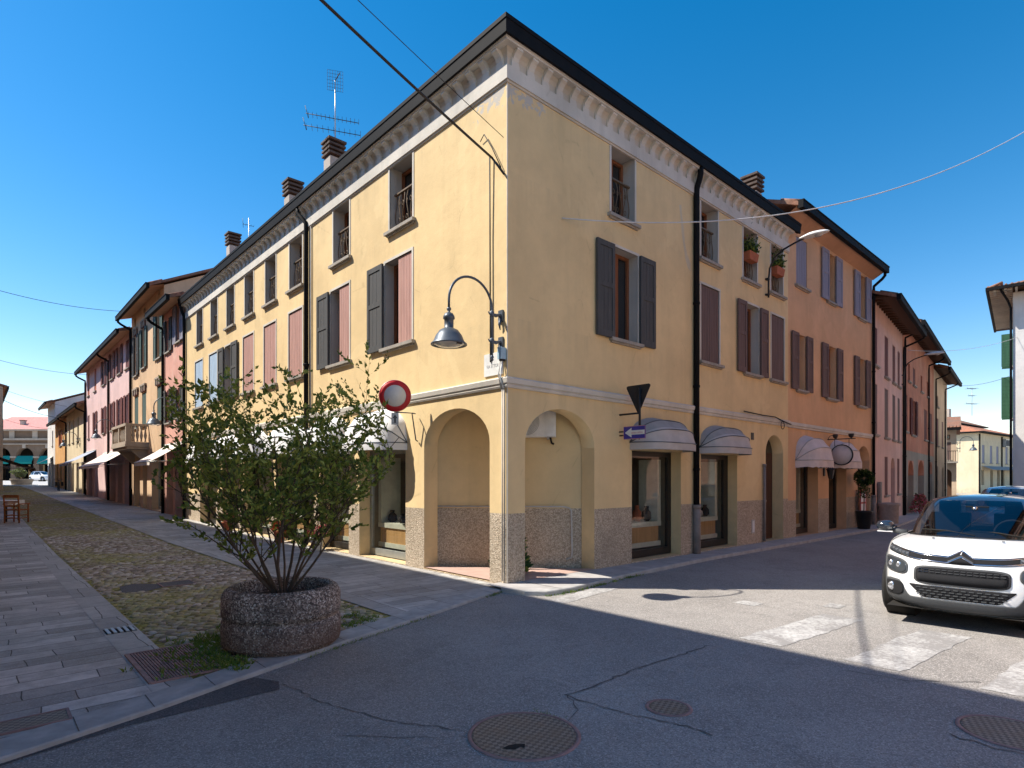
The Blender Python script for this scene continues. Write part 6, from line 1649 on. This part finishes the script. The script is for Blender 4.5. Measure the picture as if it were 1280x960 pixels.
    strip_('light_bar', -.76, .76, lambda y: zc(y) + .040 - .012 * (abs(y) > .7), lambda y: zc(y) - .038, .006, 'cargrille', 72, 3)
    def chev(y): a = abs(y); return .078 * max(0, 1 - a / .12) ** 1.0
    for q, nm in ((.030, 'chrome_line'), (-.028, 'chrome_line')):
        strip_(nm, -.60, .60, lambda y: zc(y) + q + .006 + chev(y) * .95, lambda y: zc(y) + q - .005 + chev(y) * .95, .013, 'chrome', 96, 2)
    strip_('chevron_badge', -.115, .115, lambda y: zc(y) - .010 + .95 * chev(y), lambda y: zc(y) - .028 + .9 * chev(y) - .0, .011, 'carcladding', 40, 2)
    strip_('chevron_back', -.12, .12, lambda y: zc(y) + .022 + 1.0 * chev(y), lambda y: zc(y) - .026, .009, 'cargrille', 40, 3)
    for s in (-1, 1):
        a, b = (-.77, -.50) if s < 0 else (.50, .77)
        dl = strip_('daytime_light', a, b, lambda y: zc(y) + .036, lambda y: zc(y) - .034, .012, 'headlamp', 20, 3)
        mb = MB()
        for k in range(6):
            y = s * (.52 + k * .045); z = zc(y) + .006; mb.box(fx(y, z) + .014, fx(y, z) + .019, y - .014, y + .014, z - .010, z + .012, 'lampled')
        mb.build('light_segment', dl)
        hs = oval('headlight_surround', s * .655, .665, .155, .088, 2.9, .010, 'carcladding', skew=s * .10)
        oval('headlight', s * .655, .665, .138, .072, 2.7, .016, 'headlamp', skew=s * .10)
        for yy in (.60, .70):
            mb = MB(); x = fx(s * yy, .665); mb.lathe([(.0, .020), (.026, .019), (.034, .012)], (x, s * yy, .668), 'lampled', 16, 'x', capends=False); mb.build('bulb', hs)
        oval('fog_surround', s * .665, .400, .125, .082, 3.2, .020, 'cargrille', skew=-s * .1)
        mb = MB(); x = fx(s * .67, .41); mb.lathe([(.0, .034), (.035, .032), (.05, .022), (.052, .0)], (x, s * .67, .408), 'lampled', 20, 'x', capends=False); mb.build('fog_light', car)
        mb = MB(); hb = ring_pt(RINGS, 7.35, 0); mb.lathe([(.0, .012), (.012, .010), (.015, 0)], (1.34, s * .33, .967), 'carcladding', 10); mb.build('washer_nozzle', car)
        # seam of the bonnet
        mb = MB(); pts = [(lambda p: (p[0], p[1], p[2] + .003))(ring_pt(RINGS, 6.0 + 1.9 * q / 12, radians(s * (66 - 3 * q / 12)))) for q in range(13)]; mb.tube(pts, .0045, 'carcladding', 5, False); mb.build('bonnet_seam', car)
    mb = MB()
    for s in (-.05, .45): mb.tube([(1.12, s + .1, 1.005), (1.0, s - .2, 1.045), (.98, s - .45, 1.05)], .010, 'dark', 6)
    mb.build('wiper', car)
    mb = MB(); mb.poly([(1.95, -.7, .2), (1.95, .7, .2), (-1.8, .7, .2), (-1.8, -.7, .2)], 'dark'); mb.build('floor_pan', car)
    oval('tow_cover', -.44, .56, .022, .02, 2, .003, 'carwhite')
    return car
hd = _n(-.69, -.724)
make_car('parked_car', 'white hatchback with blue black roof facing the camera at the right edge', (4.94 - 2.0 * hd[0], 6.50 - 2.0 * hd[1], ZROAD), hd, 'carwhite', 'carblack')
make_car('parked_car', 'silver car standing behind the white hatchback', (12.75, 15.0, ZROAD + .03), hd, 'carsilver', 'carsilver', None, False)
make_car('parked_car', 'small distant white car in the square before the arcade', (-68.6, 86.0, rise(103)), (.95, -.3), 'carwhite', 'carsilver', None, False)

# ------------------------------------------------------------------ SKY, SUN, CAMERA
EL = 50.0
ds = Vector((1.0, -.03, 0)).normalized(); to_sun = Vector((-ds.x * cos(radians(EL)), -ds.y * cos(radians(EL)), sin(radians(EL))))
wd = bpy.data.worlds.new('World'); SC.world = wd; wd.use_nodes = True
nt = wd.node_tree; nt.nodes.clear()
sky = nt.nodes.new('ShaderNodeTexSky'); sky.sky_type = 'NISHITA'; sky.sun_disc = False
sky.sun_elevation = radians(EL); sky.sun_rotation = atan2(to_sun.x, to_sun.y) % (2 * pi)
sky.air_density = 1.0; sky.dust_density = .15; sky.ozone_density = 2.5; sky.altitude = 100
bg = nt.nodes.new('ShaderNodeBackground'); bg.inputs[1].default_value = .118
wo = nt.nodes.new('ShaderNodeOutputWorld')
hs_ = nt.nodes.new('ShaderNodeHueSaturation'); hs_.inputs['Saturation'].default_value = 1.43
nt.links.new(sky.outputs[0], hs_.inputs['Color']); tn_ = nt.nodes.new('ShaderNodeMixRGB'); tn_.blend_type = 'MULTIPLY'; tn_.inputs[0].default_value = 1; tn_.inputs[2].default_value = (1.20, .90, .79, 1)
nt.links.new(hs_.outputs[0], tn_.inputs[1]); nt.links.new(tn_.outputs[0], bg.inputs[0]); nt.links.new(bg.outputs[0], wo.inputs[0])
sl_ = bpy.data.lights.new('sun', 'SUN'); sl_.energy = 3.9; sl_.angle = radians(.53); sl_.color = (1.0, .93, .82)
so = bpy.data.objects.new('sun', sl_); COL.objects.link(so); so.rotation_euler = to_sun.to_track_quat('Z', 'Y').to_euler(); so.location = (-20, 0, 30)
cam = bpy.data.cameras.new('camera'); co_ = bpy.data.objects.new('camera', cam); COL.objects.link(co_)
co_.location = (0, 0, 1.65); co_.rotation_euler = (pi / 2, 0, 0)
cam.sensor_width = 36; cam.lens = 36 * 736 / 1280; cam.shift_y = 118 / 1280; cam.clip_end = 1000; cam.clip_start = .05
SC.camera = co_
vs = SC.view_settings; vs.view_transform = 'Standard'; vs.look = 'None'; vs.exposure = 1.05; vs.gamma = 1
SC.cycles.max_bounces = 8; SC.cycles.diffuse_bounces = 4
